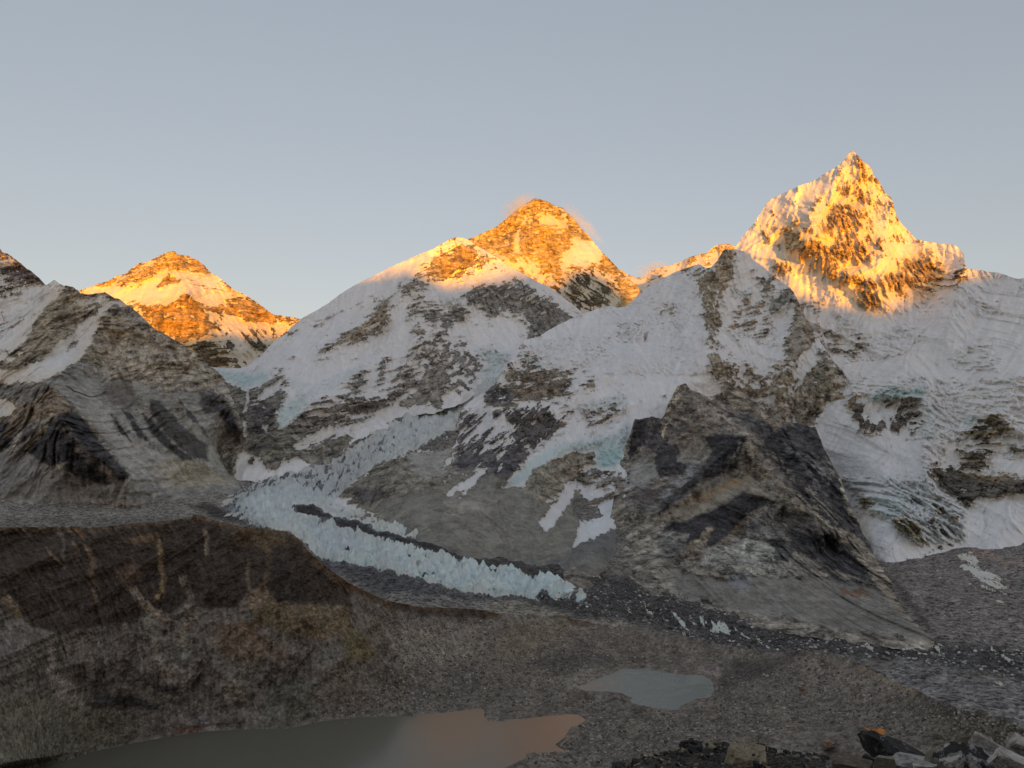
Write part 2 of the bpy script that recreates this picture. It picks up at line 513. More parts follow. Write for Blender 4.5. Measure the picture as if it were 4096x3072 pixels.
# ------------------------------------------------------------------ rock colours (albedo; the gold carries added sunset warmth)
G1 = (1.66, 1.74, 1.84); GF = (2.0, 2.0, 1.45)  # second gain: sunlit far peaks, kept low in blue for a golden light
TAN = (.27, .215, .15); GREY = (.20, .185, .16); PALE = (.34, .30, .24); DARK = (.042, .038, .037)
BROWN = (.115, .085, .058); SCREE = (.275, .25, .21); SUNLIT_ROCK = (.27, .20, .12); SLATE = (.085, .078, .075)  # the gold tone is rock warmed where the sunset light falls
MOR = (.145, .132, .115); MORD = (.05, .045, .042); OCHRE = (.30, .20, .10); UMBER = (.042, .033, .026)

def mtn_relief(sc, amp, flute=70, pat=0.25, serac=1.0, spur=1.0, fls=30.0):
    """relief along the line of sight, metres (negative stands proud)"""
    def f(c):
        a, b = c.x / sc, c.z / sc
        w1, w2 = fbm(a * .6, b * .6, 3, 91) * .9, fbm(a * .6, b * .6, 3, 97) * .9
        big = fbm(*rot(a + w1, b + w2, flute, .45, 1.2), 5, 101, .5, True)
        mid = .65 * fbm(a * 3 + w1 * 2, b * 3, 5, 111, .62) + .5 * (fbm(a * 4 + w1, b * 2.6 + w2, 4, 113, .6, True) - .3)
        rockiness = 1 - c.snow
        r = -amp * spur * (big - .3) * (.45 + .55 * np.clip(1.2 - c.cov, 0, 1)) - amp * .36 * mid * (.42 + .9 * rockiness)
        r = r - amp * pat * rockiness * (.5 + cdf(c.pat))
        # fluted snow: narrow ribs down the fall line
        r = r - (15 * c.st2 + 4.5 * c.st) * c.fl * c.snow * sc / 330
        r = r - (10 * c.st2 + 3.0 * c.st) * rockiness * sc / 330
        # broken ice
        k = fbm(a * 6 + w1 * 2, b * 6.5 + w2 * 2, 4, 131, .62, True)
        r = r - amp * .9 * serac * k * c.rough
        return r
    return f

# ------------------------------------------------------------------ valley floor first: everything else stands on it
valley_surf = ctrl(
    ('U', 'z', [2027, 2186, -309, 2596, 2312, -330, 3274, 2488, -350, 3749, 2563, -345, 4096, 2600, -345, 4096, 2850, -350,
                2700, 2480, -345, 1500, 2400, -310, 2333, 2398, -322, 1667, 2315, -292, 1204, 2130, -262, 1395, 1990, -205]),
    ('U', 'd', [0, 2000, 3000, 500, 2010, 2950, 949, 1915, 3500, 1211, 1873, 3520, 1427, 1747, 3900, 1559, 1677, 4200, 2006, 1480, 4900,
                3512, 2228, 2600, 4096, 2164, 2900, 800, 2110, 2500, 0, 2150, 2450]))
def ground(x, y):
    return valley_surf(np.float64(x), np.float64(y)) * 1.004

# ------------------------------------------------------------------ far peaks
M_far = terrain_mat('far_peak_rock_and_sunglow_snow', 8.0, 1.2, 1.0, (1, .6, 1.5))
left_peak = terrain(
    'mountain', chain(('A', [380, 540, 440, 470, 480, 425, 500, 415, 540, 400, 610, 375, 680, 355, 740, 318, 790, 308, 850, 260, 880, 240, 930, 235, 990, 205, 1040, 180,
                             1085, 165, 1105, 165, 1120, 188, 1190, 195, 1215, 208, 1250, 222, 1290, 255, 1330, 300, 1370, 320, 1420, 360, 1450, 385, 1490, 415,
                             1550, 440, 1600, 470, 1640, 500, 1690, 540, 1740, 568, 1800, 580, 1850, 580, 1885, 592, 1900, 600, 1960, 650, 2060, 720])),
    chain(('A', [380, 900, 1300, 980, 1700, 980, 2060, 860])),
    ctrl(('A', 'd', [1090, 165, 9000, 480, 425, 8900, 1900, 600, 8700, 1100, 500, 8300, 1300, 700, 7900, 1550, 800, 7900, 1400, 950, 7500, 800, 800, 7700, 380, 900, 7600, 2060, 860, 8000, 1450, 385, 8850])),
    [('A', [480, 425, 790, 308, 1090, 165, 1220, 210, 1330, 300, 1130, 285, 980, 330, 900, 380, 760, 400, 620, 390], dict(snow=.42, col=SUNLIT_ROCK)),
     ('A', [1085, 290, 1160, 310, 1250, 400, 1380, 500, 1290, 525, 1180, 430, 1130, 470, 1060, 520, 1000, 480, 900, 490, 780, 480, 540, 430, 620, 395, 760, 405, 900, 385, 980, 330], dict(snow=.9)),
     ('A', [990, 390, 1060, 330, 1135, 345, 1125, 365, 1050, 372], dict(snow=.06, col=(.2, .14, .09))),
     ('A', [1120, 200, 1250, 230, 1330, 300, 1300, 330, 1200, 270, 1130, 270], dict(snow=.22, col=(.22, .15, .09))),
     ('A', [1130, 280, 1300, 320, 1450, 390, 1600, 480, 1500, 490, 1380, 490, 1250, 400], dict(snow=.68)),
     ('A', [1180, 430, 1290, 525, 1500, 470, 1650, 500, 1810, 585, 1900, 600, 1720, 620, 1560, 620, 1420, 560, 1340, 640, 1280, 700, 1150, 740, 1050, 690, 950, 600, 870, 500, 1050, 520], dict(snow=.24, col=(.24, .16, .09), pat='blob')),
     ('A', [1290, 540, 1420, 560, 1560, 610, 1760, 640, 1850, 600, 1700, 800, 1640, 850, 1520, 900, 1400, 720], dict(snow=.66, pat='dright', col=SLATE)),
     ('A', [1500, 640, 1640, 660, 1750, 700, 1650, 830, 1560, 790], dict(snow=.5, pat='dright', col=SLATE)),
     ('A', [1180, 760, 1330, 700, 1420, 760, 1515, 850, 1520, 905, 1330, 890], dict(snow=.4, col=(.09, .07, .06)))],
    pats(62, 14), mtn_relief(420, 130, 60), M_far, dict(snow=.55, col=(.16, .12, .085), gain=GF, dust=2.0),  # dust: rock dust and golden sunlight painted into the snow
    [('A', [1090, 165, 1110, 290, 1180, 430, 1290, 560, 1330, 700], 330, 260), ('A', [1330, 300, 1600, 470, 1900, 600], 120, 90), ('A', [1180, 430, 1050, 520, 950, 600], 150, 70)],
    dx=4.2, label='distant sunlit rock and snow peak above the left-hand col')

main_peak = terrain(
    'mountain', chain(('B', [1150, 520, 1230, 450, 1300, 430, 1380, 405, 1440, 380, 1500, 355, 1560, 325, 1600, 290, 1640, 255, 1690, 215, 1740, 180, 1790, 150, 1805, 142, 1840, 155, 1890, 175,
                             1940, 200, 1975, 205, 2000, 235, 2040, 270, 2065, 295, 2090, 330, 2130, 370, 2170, 420, 2200, 455]),
                      ('C', [0, 710, 30, 740, 60, 770, 110, 825, 150, 865, 200, 905, 262, 965, 330, 1040])),
    chain(('B', [1150, 760, 1500, 800, 1800, 1000]), ('C', [0, 1150, 330, 1150])),
    ctrl(('B', 'd', [1805, 142, 9500, 1380, 405, 8700, 1500, 600, 8300, 1890, 700, 8200, 2040, 600, 8500, 2000, 850, 7800, 1700, 900, 7700, 1600, 290, 9200]),
         ('C', 'd', [60, 770, 9000, 262, 965, 8300, 0, 1080, 7700, 100, 1000, 8000])),
    [('B', [1300, 430, 1500, 355, 1640, 255, 1690, 300, 1560, 420, 1480, 470, 1400, 430], dict(snow=.35, pat='dleft')),
     ('B', [1830, 265, 1900, 250, 1960, 290, 2040, 300, 1990, 325, 1850, 310], dict(snow=.88)),
     ('B', [2070, 400, 2150, 425, 2230, 470, 2200, 570, 2060, 560, 1990, 490, 2040, 450], dict(snow=.86, pat='blob')),
     ('B', [1960, 520, 2020, 510, 2040, 560, 1970, 590], dict(snow=.85)),
     ('B', [1720, 500, 1780, 520, 1830, 580, 1900, 700, 1830, 680, 1740, 600, 1640, 590], dict(snow=.7, pat='dright')),
     ('B', [1500, 480, 1580, 500, 1700, 600, 1640, 600], dict(snow=.66, pat='dleft')),
     ('B', [1690, 390, 1700, 330, 1760, 260], dict(snow=.9, w=4, f=4)),
     ('B', [1695, 400, 1685, 440, 1690, 480], dict(snow=.9, w=6, f=4)),
     ('B', [1860, 370, 1960, 420, 1930, 560, 1860, 560], dict(snow=.1)),
     ('B', [1895, 712, 1960, 670, 2050, 590, 2212, 590, 2320, 650, 2350, 900, 2100, 1000, 1850, 900], dict(snow=.52, pat='dright', col=(.075, .06, .055)))],  # rock below the sunset line darkened: its shade is painted into the colour
    pats(58, 12), mtn_relief(380, 130, 65, .3), M_far, dict(snow=.36, col=SUNLIT_ROCK, gain=GF, dust=1.6),  # dust: rock dust and golden sunlight painted into the snow
    [('B', [1805, 142, 1750, 260, 1690, 400, 1600, 520], 220, 150), ('B', [1805, 142, 1870, 330, 1900, 560, 1890, 700], 120, 130),
     ('B', [1540, 420, 1640, 330, 1760, 240], -120, 60)],
    dx=4.0, label='tall dark pyramid peak catching the last light, behind the snowy shoulder')

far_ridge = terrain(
    'mountain', chain(('C', [60, 860, 130, 835, 170, 860, 230, 885, 270, 880, 300, 855, 340, 830, 400, 815, 450, 805, 520, 780, 560, 755, 600, 745, 640, 735, 680, 725, 700, 705, 735, 680,
                             760, 675, 820, 672, 845, 685, 870, 710, 930, 780])),
    chain(('C', [60, 1010, 930, 1010])),
    ctrl(('C', 'd', [130, 835, 9700, 270, 880, 9600, 540, 770, 9700, 820, 672, 9800, 300, 1000, 8900, 700, 950, 9000, 930, 1000, 9000, 60, 1000, 9100])),
    [('C', [290, 870, 340, 835, 420, 830, 370, 860], dict(snow=.35)), ('C', [530, 785, 600, 745, 700, 715, 660, 760, 560, 790], dict(snow=.3)),
     ('C', [700, 715, 740, 685, 840, 680, 800, 720, 700, 780], dict(snow=.5))],
    pats(50, 14), mtn_relief(300, 80), M_far, dict(snow=.66, col=SUNLIT_ROCK, gain=GF, dust=2.0), [('C', [560, 760, 660, 870], 90, 50)], jit=1.5,  # dust: rock dust and golden sunlight painted into the snow
    label='far sunlit ridge filling the gap between the pyramid peak and the fluted peak')

# ------------------------------------------------------------------ big fluted peak and its wall, right
M_mid = terrain_mat('snow_face_and_rock', 5.5, 1.25, 1.0, (1, .6, 1.3))
M_wall = terrain_mat('wind_packed_snow_wall', 6.0, 1.25, 1.0, (1, .6, 1.2), (.90, .885, .865))

wall_bot = chain(('U', [2700, 2000]), ('G', [900, 1250, 1290, 1170, 1550, 1185, 1580, 1120, 1840, 1100, 2060, 1110, 2212, 1070]), ('U', [4616, 2150]))
wall_bot[:, 1] += 18
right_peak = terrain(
    'mountain', chain(('C', [640, 900, 780, 800, 820, 740, 860, 690, 880, 660, 900, 625, 950, 570, 985, 530, 1000, 500, 1030, 460, 1045, 430, 1075, 395, 1110, 375, 1160, 350, 1230, 320, 1240, 312,
                             1300, 290, 1370, 265, 1400, 240, 1450, 212, 1500, 180, 1535, 160, 1560, 120, 1592, 82, 1610, 95, 1640, 125, 1665, 155, 1700, 175, 1720, 210, 1725, 240,
                             1760, 270, 1780, 310, 1800, 350, 1840, 380, 1855, 420, 1865, 470, 1880, 510, 1910, 550, 1950, 590, 1990, 635, 2000, 645, 2090, 660, 2150, 670, 2205, 672]),
                      ('D', [1662, 122, 1700, 140, 1735, 170, 1752, 200, 1756, 250, 1768, 290, 1800, 295, 1850, 302, 1875, 300, 1905, 310, 1960, 312, 2010, 328, 2060, 342, 2100, 355, 2150, 352]),
                      ('U', [4300, 1130, 4616, 1160])),
    wall_bot,
    ctrl(('C', 'd', [1592, 82, 6400, 1045, 430, 6250, 860, 690, 6000, 2000, 645, 6000, 1800, 350, 6300, 1500, 1100, 5250, 1250, 900, 5500, 1800, 1050, 5250, 1500, 600, 5750, 1400, 300, 6250]),
         ('D', 'd', [1660, 122, 5950, 1755, 290, 5700, 2100, 350, 5350, 1600, 860, 4600, 2100, 860, 4350, 1200, 930, 4550, 1300, 1060, 4150, 1300, 1150, 4120, 2000, 1050, 4000, 1000, 1300, 4000, 1500, 1450, 3700, 1900, 500, 5100]),
         ('G', 'd', [1300, 640, 3350, 1700, 560, 3500, 2150, 760, 3150, 1900, 800, 3150]),
         ('G', 'd', [500, 1000, 4000, 900, 1250, 3300, 500, 400, 4400, 1000, 640, 3750]), ('G', 'g', [1290, 1160, 1560, 1150, 1840, 1085, 2060, 1095, 2212, 1055]), ground=ground),
    [('C', [1040, 420, 1592, 60, 1900, 500, 2212, 650, 2212, 1150, 1700, 1150, 1240, 950, 900, 640], dict(fl=.42, f=60, snow=.78, pat='flute', dusty=8)), ('D', [1690, 420, 1760, 280, 2150, 340, 2150, 460, 1900, 440, 1700, 640, 1620, 740], dict(fl=1.2, f=12)),  # summit face snow tinted strongly gold: sunlight painted into its colour
     ('D', [1200, 430, 1700, 430, 1620, 600, 1300, 600], dict(fl=1.1, f=14)),
     ('C', [1640, 130, 1700, 175, 1725, 240, 1690, 290, 1640, 220, 1600, 205], dict(snow=.42)),
     ('C', [1520, 330, 1620, 320, 1700, 350, 1760, 410, 1700, 400, 1640, 370, 1540, 352], dict(snow=.35)),
     ('C', [1500, 440, 1600, 420, 1690, 480, 1640, 545, 1620, 630, 1560, 645, 1450, 600, 1400, 540, 1480, 480], dict(snow=.36)),
     ('C', [1360, 380, 1400, 390, 1370, 470, 1330, 450], dict(snow=.5)),
     ('C', [1030, 470, 1090, 460, 1060, 560, 1100, 640, 1040, 660, 960, 560], dict(snow=.58)),
     ('C', [1130, 560, 1220, 550, 1300, 600, 1240, 660, 1200, 725, 1130, 700], dict(snow=.42)),
     ('C', [1250, 700, 1350, 650, 1450, 690, 1520, 660, 1640, 680, 1710, 730, 1620, 765, 1480, 740, 1400, 780, 1330, 830, 1270, 760], dict(snow=.3)),
     ('C', [1400, 780, 1500, 820, 1560, 860, 1650, 890, 1740, 940, 1780, 1000, 1760, 1060, 1690, 1095, 1640, 1040, 1640, 980, 1560, 920, 1470, 900, 1430, 830], dict(snow=.34)),
     ('C', [1120, 820, 1200, 790, 1240, 830, 1190, 885, 1130, 870], dict(snow=.4)),
     ('C', [1800, 890, 1900, 850, 1940, 800, 2050, 780, 2150, 800, 2210, 860, 2160, 945, 2090, 990, 2050, 960, 1990, 930, 1930, 990, 1880, 950, 1800, 960], dict(snow=.32, col=(.22, .17, .115))),
     ('C', [1660, 650, 1760, 640, 1900, 630, 1880, 665, 1780, 675], dict(snow=.4)),
     ('C', [1780, 290, 1850, 410, 1885, 520, 1840, 500, 1790, 380], dict(snow=.45)),
     ('C', [1660, 740, 1760, 770, 1740, 800, 1670, 790], dict(snow=.5)),
     ('C', [1300, 1040, 1380, 1030, 1360, 1085, 1310, 1080], dict(snow=.45)),
     ('D', [800, 720, 860, 700, 950, 800, 1060, 780, 1100, 800, 1050, 860, 950, 880, 880, 830, 830, 780], dict(snow=.42, col=GREY)),
     ('D', [1755, 285, 1725, 370, 1690, 430, 1650, 600, 1620, 700], dict(snow=.25, w=5, f=4)),
     ('D', [1640, 310, 1755, 270, 1745, 330, 1690, 400, 1560, 450, 1490, 440, 1560, 380], dict(snow=.45, col=SLATE)),
     ('D', [1000, 1130, 1060, 1160, 1160, 1180, 1300, 1180, 1440, 1150, 1472, 1200, 1460, 1330, 1410, 1415, 1340, 1405, 1280, 1380, 1150, 1370, 1060, 1345, 1020, 1280, 990, 1200], dict(snow=.42, col=(.12, .108, .105), pat='dleft')),
     ('D', [1940, 1260, 2000, 1280, 2035, 1340, 1980, 1360, 1920, 1370, 1850, 1430, 1760, 1375, 1860, 1310], dict(snow=.3, col=(.13, .115, .09))),
     ('D', [1700, 1400, 1800, 1440, 1900, 1400, 1960, 1450, 2100, 1470, 2150, 1560, 2000, 1540, 1900, 1560, 1980, 1640, 1850, 1650, 1560, 1650, 1640, 1590, 1720, 1550, 1690, 1450], dict(snow=.5, col=(.12, .105, .085))),
     ('G', [1640, 600, 1740, 580, 1850, 640, 1980, 660, 2100, 650, 2212, 680, 2212, 800, 2090, 745, 2080, 790, 1950, 795, 1860, 835, 1760, 790, 1680, 720], dict(snow=.22, col=(.10, .092, .085))),
     ('D', [1500, 480, 2000, 360, 2150, 360, 2150, 980, 1650, 900], dict(snow=1, rough=.05)),
     ('D', [1660, 900, 1760, 800, 1900, 780, 2000, 860, 1980, 960, 1800, 970, 1700, 950], dict(snow=1, rough=.55)),
     ('D', [1800, 480, 2000, 500, 2000, 580, 1850, 600], dict(rough=.4)),
     ('D', [1100, 800, 1350, 650, 1500, 680, 1380, 850, 1150, 900], dict(rough=.4)),
     ('D', [880, 560, 1000, 630, 1030, 730, 930, 740], dict(rough=.5)),
     ('D', [985, 1000, 1500, 1010, 2150, 1000, 2150, 1500, 1900, 1380, 1640, 1450, 1560, 1650, 1480, 1650, 1470, 1180, 1000, 1120], dict(rough=.5)),
     ('G', [1050, 650, 1600, 640, 1850, 850, 1860, 1060, 1560, 1060, 1270, 880], dict(rough=.9, snow=.9, ice=.18)),
     ('D', [1180, 1100, 1240, 1075, 1300, 1065, 1380, 1110, 1490, 1070, 1480, 1150, 1340, 1155, 1160, 1175, 1130, 1130], dict(ice=.6, rough=.7)),
     ('D', [1490, 1200, 1560, 1160, 1600, 1300, 1540, 1480, 1480, 1400], dict(ice=.25, k=.8, f=16)),
     ('D', [1740, 1290, 1820, 1270, 1830, 1310, 1750, 1330], dict(ice=.4)),
     ('D', [1900, 1200, 1960, 1210, 2060, 1330, 2000, 1290], dict(ice=.3)),
     ('G', [1250, 760, 1480, 740, 1520, 820, 1400, 900, 1350, 960, 1290, 850], dict(ice=.4, f=24)),
     ('G', [1380, 920, 1500, 930, 1520, 1000, 1595, 1060, 1500, 1055, 1400, 985], dict(snow=.42, col=(.2, .19, .14))),
     ('G', [1120, 760, 1250, 780, 1340, 880, 1330, 920, 1200, 880], dict(snow=.5, col=(.2, .18, .16))),
     ('G', [1600, 820, 1780, 860, 1850, 1000, 1700, 1000, 1560, 940], dict(snow=.66, col=(.22, .2, .17))),
     ('G', [1080, 1090, 1300, 1120, 1560, 1130, 1620, 1060, 1860, 1040, 2212, 1030, 2212, 1200, 1080, 1260], dict(snow=.55, col=(.2, .19, .175), f=22, rag=26)),
     ('G', [1210, 925, 1330, 920, 1450, 1010, 1560, 1105, 1552, 1168, 1380, 1152, 1270, 1115, 1225, 1020], dict(snow=.97, ice=0, rough=.05)),
     ('G', [1920, 795, 2000, 802, 2060, 790, 2130, 762, 2212, 800, 2212, 1050, 2070, 1082, 1900, 1052, 1850, 1030, 1860, 900], dict(snow=.98, ice=0, rough=.03))],
    pats(40, 6), mtn_relief(330, 130, 74), M_wall, dict(snow=.97, col=(.25, .19, .12), fl=.5, speck=.12, gain=(1.75, 1.7, 1.5), dust=.4),  # dust: rock dust and golden sunlight painted into the snow
    [('C', [1592, 82, 1480, 300, 1430, 480], 180, 110), ('C', [1720, 210, 1700, 420, 1640, 650, 1760, 900], 160, 130), ('C', [1850, 420, 1800, 600, 1790, 760], 150, 70), ('C', [1530, 360, 1420, 520], -110, 60),
     ('C', [1340, 470, 1380, 620, 1290, 660], 130, 70), ('C', [1240, 320, 1200, 480, 1280, 560], 90, 60),
     ('C', [1240, 1000, 1500, 940, 1640, 1060, 1760, 1120], -60, 60), ('C', [1300, 640, 1500, 860, 1700, 1090], 160, 120),
     ('D', [1768, 290, 1700, 430, 1650, 600, 1615, 720], 190, 120), ('D', [985, 1110, 1490, 1160, 1480, 1500], 60, 50),
     ('D', [1500, 1100, 1560, 1300, 1500, 1650], 80, 90)],
    jit=2.0, label='huge golden fluted snow peak with its icefall and long right-hand wall')

# ------------------------------------------------------------------ snowy shoulder, centre left
sh_bot = chain(('A', [1300, 1640]), ('U', [949, 1960, 1211, 1915, 1370, 1840, 1427, 1790, 1559, 1720, 1608, 1670, 1747, 1650, 1848, 1615, 1924, 1565, 2006, 1530, 2450, 1420]))
shoulder = terrain(
    'mountain', chain(('A', [1290, 890, 1400, 905, 1520, 905, 1560, 890]),
                      ('B', [0, 1195, 30, 1165, 60, 1150, 90, 1120, 150, 1050, 220, 1010, 260, 960, 330, 905, 420, 855, 500, 805, 560, 760, 640, 710, 720, 665, 800, 630, 900, 575, 960, 550, 1050, 510,
                             1150, 470, 1220, 430, 1280, 400, 1320, 393, 1345, 395, 1390, 415, 1440, 450, 1500, 485, 1560, 520, 1620, 570, 1680, 600, 1760, 640, 1830, 680, 1895, 710, 1960, 760,
                             2030, 810, 2090, 860, 2200, 960, 2290, 1050])),
    sh_bot,
    ctrl(('B', 'd', [1320, 393, 6400, 1050, 510, 6050, 560, 760, 5600, 150, 1050, 5150, 1895, 710, 6300, 2100, 900, 6100, 1700, 1000, 5500, 1100, 1000, 5150, 1000, 700, 5700, 1350, 800, 5600,
                      600, 1150, 4800, 1550, 1150, 5050, 850, 1300, 4600, 400, 1400, 4250, 2290, 1060, 6000, 1250, 650, 5950]),
         ('A', 'd', [1560, 890, 5000, 1400, 905, 4950, 1450, 1200, 4150, 1560, 1060, 4500, 1560, 1300, 3850, 2000, 1300, 3950, 1450, 1420, 3680, 1400, 1400, 3720, 1300, 1500, 3800]),
         ('U', 'g', [949, 1920, 1100, 1910, 1211, 1880, 1370, 1805, 1427, 1755, 1559, 1685, 1608, 1635, 1747, 1610, 1848, 1580, 1924, 1530, 2006, 1490]), ground=ground),
    [('B', [1300, 430, 1400, 445, 1510, 510, 1500, 565, 1440, 590, 1390, 585, 1340, 640, 1240, 660, 1180, 640, 1100, 620, 1085, 590, 1140, 560, 1200, 500], dict(snow=.24, col=SUNLIT_ROCK, pat='dleft')),
     ('B', [1500, 560, 1640, 600, 1650, 640, 1540, 600], dict(snow=.5, col=SUNLIT_ROCK)),
     ('B', [1390, 580, 1440, 590, 1450, 650, 1350, 630], dict(snow=.55, col=SUNLIT_ROCK)),
     ('B', [1090, 600, 1112, 640, 1000, 730, 900, 800, 840, 870, 860, 930, 780, 990, 660, 1050, 560, 1070, 480, 1120, 440, 1115, 560, 1040, 680, 950, 770, 880, 830, 820, 930, 740, 1040, 650], dict(snow=.27, pat='dleft', col=TAN)),
     ('B', [520, 890, 440, 940, 330, 970, 220, 1030, 260, 980, 360, 940], dict(snow=.5, pat='dleft', col=TAN)),
     ('B', [700, 790, 520, 890, 420, 930], dict(snow=.6, w=16, f=12, pat='dleft')),
     ('B', [900, 650, 700, 740, 480, 850], dict(snow=.9, w=16, f=12, pat='dleft')),
     ('B', [1340, 760, 1470, 700, 1560, 690, 1680, 660, 1800, 740, 1900, 790, 1990, 850, 2040, 905, 1960, 950, 1890, 970, 1880, 990, 1800, 1020, 1760, 950, 1700, 870, 1600, 865, 1520, 900, 1480, 840, 1410, 845, 1390, 800], dict(snow=.27, col=GREY, pat='dleft')),
     ('B', [1920, 830, 2040, 905, 1890, 990, 1820, 1020, 1780, 960], dict(snow=.08, col=(.2, .18, .155))),
     ('B', [1100, 850, 1180, 820, 1250, 850, 1380, 850, 1402, 890, 1330, 930, 1280, 960, 1240, 940, 1200, 900, 1150, 940, 1100, 910], dict(snow=.28, col=GREY)),
     ('B', [1020, 760, 1110, 700, 1080, 800, 1060, 850, 1085, 990, 1060, 990, 1035, 880], dict(snow=.3, col=TAN)),
     ('B', [1090, 990, 1120, 1060, 1230, 950, 1270, 1010, 1230, 1080, 1280, 1050, 1350, 1070, 1400, 1130, 1480, 1130, 1485, 1200, 1450, 1260, 1350, 1385, 1240, 1330, 1240, 1360, 1180, 1450, 1100, 1440, 960, 1465, 940, 1440, 1060, 1350, 1080, 1250, 1030, 1170, 1060, 1090], dict(snow=.36, col=(.19, .165, .14), pat='blob')),
     ('B', [1110, 1250, 1200, 1200, 1240, 1340, 1240, 1360, 1180, 1450, 1100, 1440, 1090, 1340], dict(snow=.08, col=(.22, .19, .155))),
     ('B', [960, 1440, 1060, 1370, 1100, 1440, 970, 1465], dict(snow=.05, col=SCREE)),
     ('B', [860, 1230, 1060, 1080, 1100, 1240, 1060, 1300, 950, 1340, 850, 1400], dict(snow=.6, col=GREY)),
     ('B', [370, 1440, 520, 1420, 620, 1430, 740, 1430, 860, 1390, 950, 1330, 1060, 1300, 900, 1420, 830, 1480, 700, 1520, 640, 1560, 620, 1620, 540, 1590, 460, 1600, 300, 1640, 180, 1625, 250, 1540, 330, 1480], dict(snow=.24, col=(.17, .145, .12))),
     ('B', [500, 1470, 700, 1450, 860, 1400, 890, 1420, 740, 1500, 600, 1520, 480, 1530], dict(snow=.3, col=(.085, .07, .06))),
     ('B', [820, 1180, 852, 1160, 840, 1300, 822, 1400, 800, 1340], dict(snow=.3, col=GREY)),
     ('B', [640, 1340, 720, 1230, 740, 1260, 660, 1400], dict(snow=.45, col=GREY)),
     # cliffs under the col
     ('A', [1395, 965, 1420, 970, 1560, 1060, 1640, 1020, 1780, 940, 1800, 1000, 1802, 1080, 1760, 1170, 1770, 1287, 1850, 1242, 1900, 1210, 1960, 1130, 2060, 1110, 2212, 1110, 2212, 1470, 1950, 1520, 1900, 1500, 1750, 1600, 1480, 1640, 1380, 1640, 1300, 1400, 1300, 960], dict(snow=.10, col=(.185, .165, .13))),
     ('A', [1560, 1080, 1620, 1100, 1700, 1120, 1740, 1200, 1700, 1330, 1580, 1340, 1600, 1200], dict(snow=.2, col=(.11, .098, .088))),
     ('A', [1960, 1130, 2212, 1080, 2212, 1230, 2000, 1270, 1900, 1320, 1850, 1300, 1880, 1240], dict(snow=.34, col=(.16, .138, .115))),
     ('A', [1580, 1410, 1700, 1370, 1760, 1350, 1740, 1390, 1620, 1440], dict(snow=.05, col=(.07, .062, .055))),
     ('A', [1610, 1095, 1700, 1010, 1790, 965, 1772, 1030, 1720, 1080, 1660, 1095], dict(snow=.96, f=3)),
     ('A', [1565, 1050, 1562, 1110, 1545, 1200, 1553, 1330], dict(snow=.8, w=5, f=4)),
     ('A', [1655, 1240, 1690, 1265, 1680, 1305, 1660, 1290], dict(snow=.95, f=3)),
     ('A', [1665, 1140, 1680, 1200, 1665, 1240], dict(snow=.7, w=3, f=3)),
     ('A', [1870, 1385, 1960, 1300, 2180, 1255, 2212, 1262, 2212, 1320, 2100, 1335, 1950, 1405, 1850, 1440], dict(snow=.8, pat='dleft')),
     ('A', [1535, 1410, 1590, 1450, 1640, 1480, 1725, 1560, 1650, 1610, 1540, 1660, 1490, 1640, 1490, 1520], dict(snow=.9, pat='dleft')),
     ('A', [1715, 1580, 1800, 1470, 1830, 1500, 1880, 1450, 1945, 1520, 1780, 1640, 1650, 1650], dict(snow=.9, pat='dleft')),
     ('A', [1690, 1500, 1750, 1472, 1770, 1482, 1710, 1512], dict(snow=0, col=DARK)),
     ('A', [1570, 1500, 1600, 1470, 1610, 1530], dict(snow=.1, col=BROWN, f=3)),
     ('A', [1370, 912, 1480, 930, 1600, 940, 1695, 938, 1680, 985, 1580, 1012, 1540, 1042, 1500, 1002, 1420, 972], dict(snow=1, ice=.75, rough=.3)),
     ('A', [1760, 1170, 1850, 1100, 1950, 1060, 1950, 1135, 1850, 1240, 1770, 1287], dict(snow=1, ice=.5, rough=.3)),
     ('B', [100, 1250, 240, 1280, 300, 1400, 420, 1400, 640, 1290, 700, 1230, 760, 1180, 720, 1200, 400, 1330, 300, 1300], dict(rough=.25, ice=.2)),
     ('B', [1420, 1110, 1490, 1090, 1650, 1130, 1600, 1230, 1510, 1310, 1460, 1250, 1500, 1190], dict(snow=.92, ice=.4, rough=.7)),
     ('B', [1180, 750, 1330, 780, 1320, 830, 1220, 830], dict(ice=.2, rough=.5)),
     ('E', [1080, 300, 1250, 210, 1290, 290, 1150, 350], dict(snow=.96))],
    pats(40, 16), mtn_relief(330, 130, 76), M_mid, dict(snow=.95, col=GREY, speck=.28, gain=G1, dust=.35),  # dust: rock dust and golden sunlight painted into the snow
    [('B', [1320, 393, 1200, 480, 1080, 600, 1045, 720, 1060, 900, 1095, 1060, 1140, 1250, 1180, 1440], 200, 170), ('B', [1080, 610, 850, 860, 450, 1110], 70, 70),
     ('B', [1350, 770, 1500, 700, 1700, 680, 1980, 880], 120, 90), ('B', [1240, 650, 1230, 860, 1250, 1000], -50, 70), ('B', [1230, 960, 1250, 1120, 1340, 1380], 110, 70),
     ('A', [1800, 950, 1810, 1100, 1770, 1280, 1760, 1400], 50, 60), ('B', [370, 1440, 700, 1430, 900, 1400], 70, 60), ('B', [720, 1220, 450, 1400, 200, 1600], 60, 60)],
    jit=1.5, label='broad snowy shoulder with rock bands, its tip touched by sunlight')

